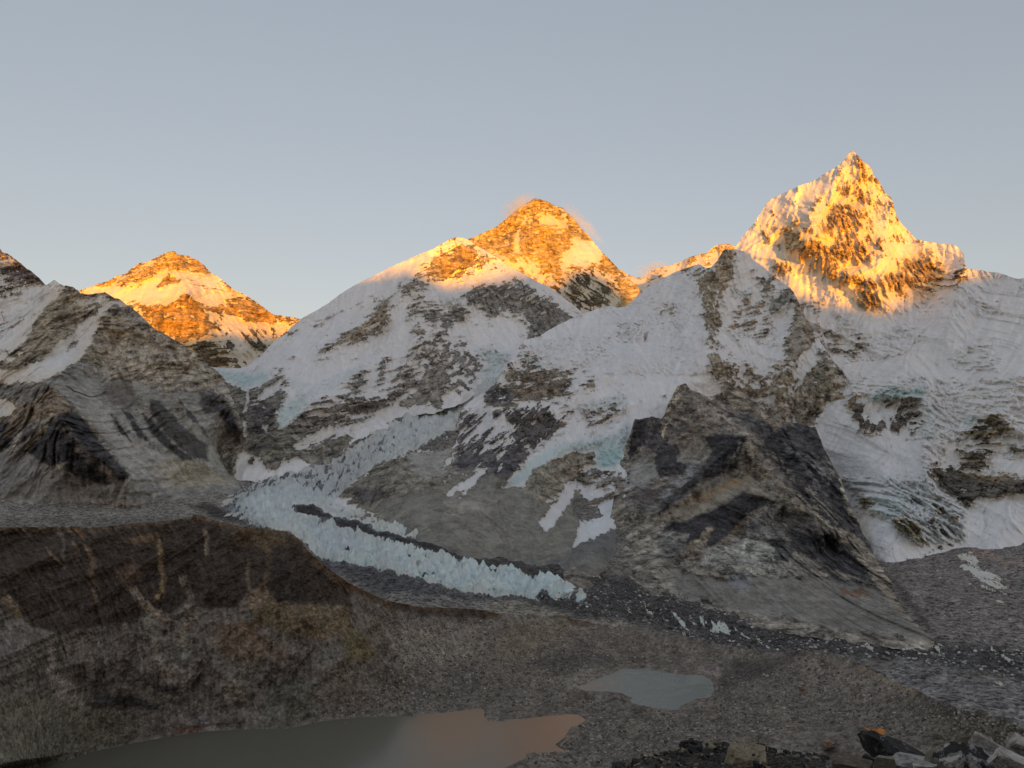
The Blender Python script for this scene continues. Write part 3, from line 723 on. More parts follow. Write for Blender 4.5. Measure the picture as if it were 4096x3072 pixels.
# ------------------------------------------------------------------ hanging glacier spur, centre
sp_bot = chain(('E', [880, 800, 1000, 830, 1040, 840, 1100, 880, 1200, 930, 1330, 990, 1480, 1060, 1600, 1100, 1750, 1130]), ('N', [1500, 550, 1900, 590, 2212, 650]),
               ('U', [2700, 2400, 3412, 2450]))
sp_bot[:, 1] += 60
spur = terrain(
    'mountain', chain(('E', [850, 790, 880, 760, 940, 705, 1000, 650, 1080, 600, 1160, 560, 1250, 520, 1350, 488, 1420, 462, 1500, 420, 1580, 375, 1620, 330, 1640, 250, 1670, 195, 1740, 140, 1810, 105, 1840, 75, 1890, 30]),
                      ('B', [1590, 1240, 1610, 1210, 1660, 1160, 1700, 1090, 1715, 1070, 1740, 1040, 1830, 1020, 1890, 980, 1960, 940, 2040, 905, 2090, 880, 2205, 842]),
                      ('C', [60, 1062, 110, 1075, 160, 1070, 190, 1040, 240, 1000, 290, 950, 350, 920, 420, 880, 480, 850, 530, 830, 580, 810, 630, 800, 660, 820, 700, 820, 740, 780, 775, 720, 790, 705, 830, 710,
                             860, 705, 910, 720, 940, 745, 970, 775, 1020, 810, 1060, 845, 1100, 875, 1150, 910, 1200, 950, 1225, 980, 1240, 1010, 1255, 1040, 1270, 1080, 1300, 1140, 1320, 1170, 1360, 1240,
                             1400, 1300, 1440, 1360, 1480, 1420, 1530, 1470, 1560, 1520, 1570, 1600]), ('U', [3402, 1640, 3408, 1720, 3412, 1800])),
    sp_bot,
    ctrl(('C', 'd', [790, 705, 5650, 1020, 810, 5500, 1255, 1040, 5200, 1440, 1360, 4650, 1565, 1550, 4350, 350, 920, 5600, 630, 800, 5650, 800, 1200, 4950, 1050, 1300, 4750, 300, 1250, 4850, 650, 1400, 4500]),
         ('B', 'd', [2090, 880, 5500, 1715, 1070, 4750, 1660, 1200, 4500]), ('U', 'd', [1838, 1658, 4050, 1930, 1560, 4300]),
         ('E', 'd', [1350, 488, 3550, 1080, 600, 3250, 1600, 560, 3350, 1300, 650, 3020, 1900, 300, 3750]),
         ('F', 'd', [1000, 250, 4350, 600, 700, 3650, 300, 400, 4150, 450, 950, 3150, 850, 850, 3450, 700, 1200, 2800, 400, 1150, 2700, 1000, 1100, 2950, 1300, 420, 4150, 1550, 460, 4300, 1900, 600, 4250, 2150, 560, 4300]),
         ('E', 'g', [880, 790, 1040, 832, 1200, 922, 1480, 1052, 1600, 1092, 1750, 1122]), ('N', 'g', [1500, 542, 1900, 582, 2212, 642]),
         ('U', 'd', [2596, 2330, 2900, 3000, 2300, 3700, 3400, 2400, 3700]), ('F', 'd', [1500, 800, 4000, 1300, 1000, 3500, 1900, 1000, 3900]), ground=ground),
    [('F', [-900, 1200, 300, 1300, 600, 1420, 1000, 1150, 1500, 900, 2500, 1000, 2500, 1900, -900, 1900], dict(calm=.42, snow=0, col=(.18, .165, .14))),
     ('C', [840, 720, 1000, 800, 1240, 1010, 1220, 1300, 1060, 1600, 760, 1400, 740, 1000], dict(fl=1.1, f=20)), ('C', [280, 940, 620, 820, 640, 1200, 600, 1400, 420, 1300, 300, 1100], dict(fl=.8, f=24)),
     ('C', [790, 705, 860, 715, 840, 800, 820, 900, 760, 980, 740, 1080, 760, 1180, 720, 1280, 740, 1360, 800, 1430, 860, 1480, 800, 1520, 700, 1480, 710, 1380, 690, 1240, 660, 1120, 640, 1000, 620, 920, 660, 860, 740, 800], dict(snow=.22, col=TAN, pat='flute')),
     ('C', [530, 850, 620, 830, 680, 850, 660, 900, 590, 890], dict(snow=.45, col=TAN)),
     ('C', [1000, 890, 1100, 870, 1060, 940, 1030, 975, 1010, 920], dict(snow=.28, col=GREY, pat='dleft')),
     ('C', [1080, 1030, 1200, 950, 1240, 1010, 1225, 1040, 1170, 1080, 1090, 1100], dict(snow=.2, col=GREY, pat='dleft')),
     ('C', [860, 1090, 960, 1040, 1060, 1010, 1040, 1080, 980, 1110, 870, 1140], dict(snow=.38, col=TAN)),
     ('C', [820, 1180, 900, 1180, 1050, 1150, 1080, 1170, 960, 1195, 830, 1195], dict(snow=.35, col=OCHRE)),
     ('C', [900, 1240, 1080, 1200, 1080, 1240, 1000, 1270, 900, 1255], dict(snow=.4, col=TAN)),
     ('C', [385, 1105, 470, 1080, 450, 1110, 400, 1115], dict(snow=.3)), ('C', [290, 1240, 302, 1230, 290, 1285, 278, 1285], dict(snow=.1, f=3)),
     ('C', [1240, 1040, 1290, 1130, 1320, 1200, 1360, 1290, 1310, 1350, 1280, 1400, 1250, 1480, 1200, 1560, 1160, 1640, 1080, 1659, 1120, 1540, 1180, 1420, 1190, 1300, 1230, 1180], dict(snow=.1, col=(.24, .20, .155), pat='flute')),
     ('C', [1280, 1620, 1330, 1520, 1400, 1360, 1450, 1400, 1500, 1480, 1530, 1480, 1560, 1540, 1590, 1659, 1260, 1659], dict(snow=.2, col=(.23, .2, .155), pat='flute')),
     ('C', [1360, 1300, 1420, 1340, 1400, 1400, 1340, 1420], dict(snow=.4, col=GREY)),
     ('F', [1560, 400, 1640, 260, 1720, 280, 1800, 330, 1900, 250, 2000, 200, 2150, 200, 2350, 260, 2380, 460, 2250, 560, 2150, 660, 1950, 640, 1800, 560], dict(snow=.42, col=TAN, pat='blob')),
     ('D', [640, 1100, 760, 950, 830, 900, 960, 970, 900, 1060, 880, 1180, 830, 1240, 780, 1310, 700, 1320, 620, 1250], dict(snow=.1, col=(.25, .215, .165), pat='blob')),
     ('D', [840, 1180, 985, 1160, 1010, 1280, 900, 1300, 790, 1310], dict(snow=.98)),
     ('D', [620, 1010, 680, 850, 740, 820, 790, 880, 720, 970, 660, 1060], dict(snow=.95, f=3)),
     ('D', [500, 1010, 600, 960, 640, 1000, 560, 1100, 480, 1150], dict(snow=.25, col=TAN)),
     ('D', [340, 1100, 420, 1020, 470, 1010, 440, 1060, 370, 1120], dict(snow=.3, col=(.14, .09, .07))),
     # cliffs of the left edge, under the glacier lip
     ('F', [200, 240, 300, 200, 400, 230, 440, 300, 560, 300, 700, 300, 640, 380, 560, 460, 440, 470, 300, 480, 250, 500, 170, 510, 100, 500, 60, 440, 120, 380, 210, 380], dict(snow=.38, col=(.17, .135, .10))),
     ('F', [230, 470, 290, 400, 440, 370, 620, 370, 560, 450, 420, 470], dict(snow=.12, col=(.17, .13, .095))),
     ('F', [60, 440, 130, 380, 220, 400, 240, 490, 180, 520, 80, 480], dict(snow=.12, col=SLATE)),
     ('F', [-100, 560, 200, 540, 300, 520, 450, 500, 560, 520, 600, 560, 500, 700, 400, 760, 300, 860, 230, 960, 100, 1000, -60, 900, -100, 800], dict(snow=.46, col=(.105, .092, .085), pat='dleft')),
     ('F', [210, 560, 350, 520, 480, 530, 540, 640, 420, 700, 350, 780, 200, 780, 280, 680, 220, 640], dict(snow=.22, col=(.1, .085, .075))),
     ('F', [-80, 840, 150, 780, 330, 780, 280, 900, 200, 970, 60, 1010, -20, 960], dict(snow=.06, col=(.085, .075, .072))),
     ('E', [1620, 300, 1700, 260, 1760, 330, 1900, 360, 2000, 400, 1930, 520, 1900, 600, 1800, 640, 1640, 620, 1600, 560, 1620, 440], dict(snow=.5, col=(.12, .105, .095), pat='dleft')),
     ('E', [1640, 480, 1750, 500, 1900, 480, 1850, 600, 1750, 580, 1640, 620, 1590, 580], dict(snow=.18, col=(.10, .09, .085))),
     ('F', [690, 560, 800, 540, 910, 510, 900, 550, 800, 610, 720, 640], dict(snow=.35, col=(.15, .12, .095))),
     ('F', [650, 350, 780, 330, 760, 420, 680, 440], dict(snow=.5)),
     # lower rock nose, scree and moraine skirt
     ('F', [300, 1010, 370, 900, 480, 860, 610, 800, 760, 780, 780, 870, 640, 900, 620, 1000, 540, 1080, 420, 1110, 370, 1080], dict(snow=.03, col=(.24, .205, .15))),
     ('E', [880, 750, 950, 695, 1050, 615, 1150, 560, 1250, 515, 1400, 500, 1600, 560, 1640, 640, 1560, 700, 1300, 760, 1100, 850, 1000, 830], dict(snow=.02, col=(.20, .175, .135))),
     ('E', [960, 720, 1000, 690, 1150, 740, 1200, 780, 1040, 832, 990, 800], dict(snow=0, col=(.11, .098, .085))),
     ('E', [1340, 490, 1600, 440, 1610, 540, 1540, 620, 1400, 640, 1300, 560], dict(calm=.42, snow=.04, col=SCREE)),
     ('E', [1600, 640, 1700, 600, 1900, 640, 2000, 700, 1900, 760, 2100, 900, 2212, 1000, 2212, 1200, 1700, 1130, 1300, 980, 1040, 840, 1300, 740, 1550, 700], dict(calm=.42, snow=0, col=(.185, .168, .135))),
     ('F', [-200, 1100, 100, 1020, 300, 1020, 420, 1120, 560, 1100, 420, 1250, 300, 1400, -200, 1400], dict(calm=.42, snow=0, col=(.2, .18, .145))),
     ('F', [-200, 1120, 0, 1090, 80, 1130, 60, 1180, -150, 1210], dict(snow=0, col=PALE, k=.5, f=14)),
     ('F', [420, 1250, 560, 1060, 640, 1010, 700, 1200, 760, 1400, 500, 1480, 300, 1400], dict(calm=.42, snow=0, col=(.2, .178, .14))),
     ('F', [600, 1380, 900, 1250, 1150, 1060, 1260, 1130, 1150, 1260, 1000, 1400, 1000, 1500, 600, 1460], dict(calm=.42, snow=0, col=(.15, .14, .125))),
     ('F', [700, 1060, 860, 1000, 900, 1100, 1000, 1150, 1150, 1050, 1200, 1000, 960, 960, 850, 900, 700, 900, 650, 980], dict(snow=.35, col=(.19, .165, .135))),
     ('F', [640, 1120, 730, 1100, 860, 1060, 880, 1090, 760, 1120, 650, 1160], dict(snow=.2, col=(.14, .115, .095))),
     # ice and snow
     ('F', [160, 1045, 230, 970, 330, 880, 440, 800, 560, 740, 620, 760, 600, 800, 480, 860, 370, 910, 300, 1000], dict(snow=1, ice=.5, f=3)),
     ('F', [600, 800, 620, 740, 780, 710, 900, 690, 980, 600, 960, 720, 930, 850, 850, 905, 790, 890, 770, 780, 700, 800], dict(snow=1, ice=.55, rough=.6)),
     ('F', [780, 790, 920, 790, 930, 850, 850, 905, 780, 890], dict(snow=1, ice=.95)),
     ('F', [430, 260, 470, 320, 420, 270, 280, 200, 300, 180], dict(ice=.6, rough=.5)),
     ('C', [0, 1080, 300, 950, 620, 900, 660, 1300, 620, 1500, 0, 1500], dict(rough=.30)),
     ('C', [110, 1150, 280, 1160, 250, 1300, 100, 1280], dict(rough=.75)), ('C', [470, 1160, 540, 1180, 500, 1260], dict(rough=.6, ice=.2)), ('F', [640, 500, 960, 440, 960, 560, 800, 560, 660, 560], dict(rough=.5, ice=.15)),
     ('F', [290, 140, 640, 60, 900, 80, 860, 240, 620, 280, 430, 260], dict(rough=.45)),
     ('C', [830, 960, 960, 960, 950, 1010, 850, 1020], dict(rough=.6, ice=.12)),
     ('F', [596, 968, 640, 1020, 600, 1130, 530, 1220, 432, 1325, 405, 1240, 510, 1120], dict(snow=.8, pat='dleft', f=3)),
     ('F', [790, 1120, 850, 1110, 920, 1200, 900, 1280, 760, 1340, 625, 1400, 640, 1320, 660, 1230, 720, 1170], dict(snow=.93, pat='dleft', ice=.08, f=3)),
     ('F', [700, 1095, 760, 1070, 860, 1020, 960, 980, 940, 1020, 840, 1070, 740, 1105], dict(snow=.8, f=3)),
     ('E', [1560, 770, 1590, 720, 1700, 640, 1790, 590, 1815, 620, 1720, 700, 1650, 780, 1630, 780, 1680, 720], dict(snow=.88, pat='dleft', f=3)),
     ('E', [1540, 680, 1580, 600, 1600, 540, 1595, 610, 1570, 670], dict(snow=.85, f=3)), ('E', [1520, 600, 1600, 500, 1590, 560], dict(snow=.6, f=3)),
     ('E', [1350, 488, 1440, 460, 1580, 380, 1625, 390, 1610, 450, 1480, 475], dict(snow=.97, f=3))],
    pats(34, 10), mtn_relief(260, 105, 78), M_mid, dict(snow=.955, col=TAN, speck=.26, gain=G1, dust=.3),  # dust: rock dust and golden sunlight painted into the snow
    [('C', [790, 705, 740, 850, 690, 1080, 700, 1240, 760, 1420], 190, 130), ('C', [1255, 1040, 1290, 1200, 1240, 1400, 1120, 1600], 170, 110), ('C', [1440, 1360, 1400, 1500, 1300, 1650], 110, 80),
     ('F', [200, 230, 90, 460, 120, 560], 110, 60), ('F', [200, 540, 500, 530, 640, 400], 60, 60), ('F', [160, 1040, 450, 880, 780, 780], -60, 40),
     ('F', [560, 780, 430, 950, 380, 1100], 100, 80), ('F', [640, 930, 640, 1200], -70, 60), ('F', [900, 860, 960, 1000, 920, 1150], 50, 60), ('F', [1380, 100, 1400, 260, 1340, 370], 100, 90),
     ('E', [1180, 640, 1040, 740, 1000, 800], 60, 80), ('E', [1900, 330, 1800, 600], 80, 90), ('F', [950, 200, 650, 440, 540, 640], 70, 70)],
    jit=2.0, label='middle snow spur with hanging glacier lobes above a scree skirt')

# ------------------------------------------------------------------ dark rock buttress, centre right
bu_bot = chain(('U', [2210, 2330]), ('N', [2212, 650]), ('J', [0, 470, 200, 550, 400, 610, 600, 650, 760, 690, 1000, 730, 1300, 770, 1550, 800, 1700, 840]))
bu_bot[:, 1] += 60
M_near = terrain_mat('buttress_rock', 4.0, 1.35, 1.1, (1, .6, 1))
buttress = terrain(
    'mountain', chain(('F', [560, 1560, 640, 1500, 720, 1440, 800, 1340, 860, 1200, 890, 1020, 920, 850, 950, 760, 975, 700, 1000, 620, 1010, 590, 1060, 590, 1110, 580, 1180, 590, 1200, 560, 1220, 500, 1250, 450, 1280, 390, 1310, 375, 1335, 365,
                             1360, 400, 1400, 420, 1450, 440, 1500, 450, 1560, 430, 1600, 400, 1640, 390, 1700, 430, 1750, 480, 1800, 520, 1860, 560, 1900, 590, 1950, 610, 2010, 620, 2050, 615, 2110, 635, 2150, 640]),
                      ('G', [900, 345, 925, 400, 950, 470, 990, 540, 1030, 620, 1060, 670, 1080, 740, 1110, 820, 1140, 890, 1170, 930, 1190, 1000, 1240, 1060, 1260, 1130, 1300, 1200, 1340, 1260, 1380, 1320, 1400, 1400, 1450, 1480, 1520, 1560,
                             1580, 1620, 1640, 1655])),
    bu_bot,
    ctrl(('F', 'd', [1335, 365, 4100, 1010, 590, 3650, 2150, 640, 3700, 1750, 480, 3950, 1700, 720, 3480, 1700, 1060, 2900, 1500, 1000, 2950, 1200, 800, 3400, 1200, 1100, 2800, 940, 900, 3330, 880, 1150, 2800, 700, 1400, 2500, 2000, 800, 3350, 1300, 600, 3700, 1950, 1150, 2700]),
         ('G', 'd', [990, 540, 3250, 1140, 890, 2750, 1300, 1200, 2350]),
         ('U', 'g', [2216, 2320, 2300, 2290]), ('J', 'g', [0, 470, 400, 610, 760, 690, 1000, 730, 1300, 770, 1550, 800, 1700, 840]), ground=ground),
    [('F', [960, 760, 1010, 590, 1180, 590, 1200, 650, 1180, 720, 1300, 760, 1380, 840, 1330, 960, 1200, 960, 1130, 930, 1140, 820, 1060, 760, 980, 860], dict(col=(.085, .075, .068), f=8)),
     ('F', [1010, 600, 1090, 600, 1080, 700, 980, 860, 960, 780], dict(col=DARK, f=6)), ('F', [1130, 800, 1250, 780, 1340, 900, 1300, 960, 1160, 960], dict(col=(.055, .05, .048), f=6)),
     ('F', [1180, 640, 1260, 450, 1340, 380, 1420, 440, 1560, 460, 1640, 600, 1500, 660, 1400, 700, 1250, 740], dict(col=(.215, .18, .14), f=8)),
     ('F', [1250, 540, 1400, 520, 1380, 580, 1270, 590], dict(col=(.13, .105, .085))), ('F', [1220, 640, 1320, 600, 1380, 660, 1280, 690], dict(col=(.12, .1, .085))),
     ('F', [1190, 560, 1230, 490, 1210, 640, 1190, 700], dict(snow=.6, f=4)), ('F', [1280, 390, 1300, 440, 1240, 500], dict(snow=.45, f=4)),
     ('F', [1290, 770, 1420, 680, 1560, 640, 1620, 680, 1480, 740, 1380, 860, 1300, 860], dict(calm=.42, col=(.30, .265, .215), f=14)),
     ('F', [950, 1000, 1000, 880, 1060, 820, 1140, 900, 1140, 960, 1080, 1040, 960, 1030], dict(calm=.42, col=(.27, .25, .215), f=10)),
     ('F', [940, 1100, 1000, 1040, 1150, 1010, 1280, 940, 1320, 980, 1180, 1100, 1150, 1200, 1000, 1160], dict(col=(.16, .14, .12), f=10)),
     ('F', [1010, 1050, 1200, 1030, 1240, 1060, 1100, 1130, 1000, 1100], dict(col=(.11, .092, .078), f=8)),
     ('F', [1560, 430, 1640, 400, 1750, 490, 1900, 600, 2010, 630, 1980, 700, 1850, 640, 1700, 560, 1640, 560], dict(col=(.235, .19, .14), f=8)),
     # pale saddle then the long black bands
     ('F', [1600, 560, 1750, 560, 1900, 660, 2000, 620, 2150, 640, 2250, 900, 2050, 900, 1900, 800, 1750, 680], dict(col=(.10, .092, .084), f=10, pat='dright')),
     ('F', [2010, 620, 2110, 640, 2160, 700, 2240, 880, 2120, 830, 2020, 760], dict(col=(.075, .07, .068), f=6)),
     ('F', [1440, 700, 1560, 670, 1650, 700, 1720, 710, 1690, 800, 1620, 900, 1500, 960, 1400, 1020, 1250, 1150, 1170, 1230, 1150, 1190, 1160, 1140, 1300, 1010, 1420, 900, 1500, 800], dict(col=(.06, .055, .052), f=10)),
     ('F', [1600, 720, 1720, 705, 1690, 760, 1650, 900, 1560, 960, 1480, 960, 1560, 850], dict(col=(.045, .042, .042), f=6)),
     ('F', [1380, 890, 1440, 870, 1320, 1000, 1200, 1100, 1180, 1080], dict(col=(.2, .185, .165), f=10)),
     ('F', [1690, 760, 1760, 850, 1850, 940, 1960, 1060, 1960, 1090, 1900, 1060, 1780, 960, 1710, 900, 1680, 830], dict(col=(.15, .125, .095), f=8)),
     ('G', [480, 400, 560, 470, 700, 560, 760, 620, 840, 740, 1000, 900, 1120, 900, 1200, 1010, 1260, 1130, 1240, 1100, 1100, 980, 960, 960, 820, 820, 700, 640, 560, 500], dict(col=DARK, f=8)),
     ('G', [560, 400, 740, 320, 900, 380, 960, 500, 1060, 680, 1110, 830, 1190, 1000, 1250, 1090, 1100, 980, 900, 760, 700, 560, 560, 480], dict(col=(.062, .057, .054), f=8)),
     ('G', [870, 560, 960, 520, 1020, 620, 980, 680, 920, 640], dict(col=(.16, .148, .13), f=6)),
     ('G', [840, 520, 960, 540, 880, 590], dict(col=(.15, .14, .125), f=8)),
     ('G', [500, 540, 540, 600, 600, 670, 640, 720, 690, 770], dict(col=(.22, .19, .15), w=7, f=6)), ('G', [590, 540, 660, 620, 740, 720], dict(col=(.17, .15, .125), w=5, f=4)),
     ('G', [460, 430, 500, 500, 520, 560], dict(col=(.2, .17, .13), w=8, f=6)),
     ('G', [810, 800, 900, 880, 990, 975], dict(col=(.26, .215, .155), w=12, f=6)),
     ('G', [700, 770, 760, 830, 840, 880, 930, 960, 1060, 1100], dict(col=(.25, .2, .135), w=7, f=6)), ('G', [930, 1010, 1000, 1080, 1070, 1180], dict(col=(.24, .2, .14), w=7, f=5)),
     ('G', [1060, 660, 1100, 820, 1180, 930], dict(col=(.3, .26, .19), w=9, f=6)),
     # pale ochre strip and second black band
     ('F', [1150, 1230, 1250, 1150, 1400, 1060, 1560, 980, 1700, 950, 1800, 1000, 1900, 1080, 1950, 1140, 1880, 1130, 1720, 1060, 1640, 1080, 1500, 1180, 1300, 1210, 1180, 1250], dict(calm=.42, col=(.255, .215, .155), f=8)),
     ('F', [1400, 1130, 1500, 1060, 1620, 990, 1700, 970], dict(col=(.30, .19, .10), w=7, f=6)),
     ('F', [1690, 1050, 1800, 1080, 1940, 1120, 1900, 1130, 1830, 1140, 1740, 1190, 1680, 1250, 1600, 1330, 1500, 1400, 1440, 1420, 1480, 1340, 1400, 1390, 1330, 1400, 1340, 1320, 1230, 1310, 1200, 1280, 1240, 1240, 1340, 1240, 1440, 1190, 1600, 1120], dict(col=DARK, f=7, rag=10)),
     ('G', [420, 430, 380, 520, 330, 600, 250, 700], dict(col=(.17, .15, .125), w=4, f=4)), ('G', [620, 500, 720, 620, 800, 720], dict(col=(.2, .17, .13), w=4, f=4)), ('G', [700, 430, 820, 560, 900, 700, 960, 800], dict(col=(.13, .118, .105), w=5, f=5)),
     ('G', [900, 760, 980, 880, 1060, 960], dict(col=(.17, .145, .11), w=5, f=5)), ('G', [480, 640, 600, 640, 700, 720], dict(col=(.28, .22, .14), w=5, f=5)), ('G', [560, 860, 540, 940, 500, 1020], dict(col=(.2, .17, .13), w=6, f=5)), ('G', [640, 860, 620, 960, 640, 1020], dict(col=(.21, .19, .165), w=9, f=8)),
     ('G', [760, 880, 780, 960, 760, 1040], dict(col=(.07, .062, .056), w=9, f=7)), ('G', [880, 900, 900, 1000, 880, 1080], dict(col=(.06, .054, .05), w=8, f=7)), ('G', [980, 1000, 1060, 1120, 1120, 1200], dict(col=(.055, .05, .047), w=14, f=8)),
     ('F', [1320, 1400, 1420, 1340, 1500, 1280, 1520, 1290, 1420, 1380, 1360, 1500], dict(col=(.235, .185, .125), f=6)),
     ('F', [1560, 1390, 1660, 1260, 1720, 1230, 1640, 1350], dict(col=(.2, .16, .115), f=8)),
     ('F', [1720, 1200, 1880, 1160, 1960, 1200, 1940, 1330, 1860, 1350, 1740, 1330], dict(col=(.17, .152, .13), f=10)),
     ('F', [1940, 1170, 2100, 1180, 2212, 1290, 2212, 1480, 2060, 1420, 1960, 1300], dict(col=(.10, .085, .068), f=10)),
     ('F', [1780, 1350, 1940, 1340, 2000, 1420, 2000, 1500, 1850, 1520, 1760, 1450], dict(col=(.075, .07, .064), f=10)),
     ('F', [1140, 1290, 1200, 1290, 1340, 1340, 1320, 1420, 1240, 1480, 1140, 1470, 1150, 1380], dict(col=(.19, .172, .145), f=10)),
     ('F', [900, 1420, 1000, 1300, 1080, 1240, 1160, 1260, 1160, 1420, 1000, 1460], dict(col=(.25, .22, .165), f=10)),
     ('F', [1450, 1430, 1560, 1400, 1680, 1370, 1760, 1380, 1760, 1500, 1850, 1540, 2000, 1500, 2060, 1560, 1900, 1640, 1600, 1600, 1460, 1500], dict(col=(.29, .265, .21), f=10)),
     ('G', [700, 980, 900, 1000, 1060, 1060, 1160, 1150, 1280, 1290, 1270, 1325, 1150, 1280, 1000, 1230, 900, 1170, 760, 1120], dict(col=(.05, .046, .043), f=8)),
     ('G', [560, 1180, 800, 1160, 900, 1200, 900, 1260, 700, 1260], dict(col=(.22, .2, .16), f=10)),
     ('G', [260, 1100, 420, 1040, 600, 1010, 640, 1120, 560, 1200, 300, 1220, 180, 1180], dict(col=(.28, .26, .21), f=10)),
     ('G', [0, 1240, 200, 1280, 420, 1290, 700, 1270, 950, 1270, 1270, 1330, 1380, 1380, 1450, 1480, 1660, 1659, 1000, 1600, 500, 1500, 0, 1400], dict(calm=.42, col=(.19, .17, .14), f=10)),
     ('G', [1160, 1150, 1260, 1130, 1380, 1320, 1450, 1480, 1640, 1650, 1450, 1540, 1340, 1400], dict(col=(.255, .21, .155), f=10)),
     ('G', [300, 1280, 440, 1250, 500, 1340, 420, 1370], dict(col=(.2, .19, .178), f=8)), ('G', [1050, 1360, 1200, 1350, 1240, 1380, 1120, 1390], dict(col=(.15, .09, .06), f=6)),
     ('G', [940, 1240, 1180, 1300, 1180, 1340, 1000, 1310], dict(col=(.12, .108, .095), f=6))],
    pats(26, 10), mtn_relief(190, 100, 70, .08), M_near, dict(snow=0, col=(.205, .175, .135), gain=(1.66, 1.72, 1.82), tone=1.2, lic2=1.5),
    [('F', [1335, 365, 1420, 560, 1690, 720, 1700, 960, 1760, 1060], 230, 150), ('F', [1690, 720, 1400, 960, 1160, 1180], 150, 80), ('F', [1700, 720, 1950, 1010, 2212, 1300], 170, 100), ('F', [1560, 440, 1800, 700, 2100, 1100, 2250, 1400], -90, 60), ('F', [1640, 400, 1900, 620, 2140, 960], 120, 70), ('F', [1300, 660, 1150, 950, 1000, 1180], 90, 60), ('F', [1450, 760, 1320, 960], -70, 45), ('F', [1500, 980, 1700, 930, 1850, 1010], -60, 60), ('F', [1820, 1180, 1860, 1500], 70, 50), ('F', [1600, 1250, 1560, 1540], 60, 50),
     ('F', [1760, 1070, 1560, 1230, 1340, 1380], 70, 70), ('G', [700, 720, 980, 960, 1280, 1310], 60, 60), ('F', [1010, 600, 980, 760], 60, 40), ('F', [1180, 760, 1250, 950], 60, 60), ('F', [2110, 640, 2250, 900], 60, 50)],
    jit=6, rag=24, label='dark banded rock buttress with black scree tongues in front of the snow')

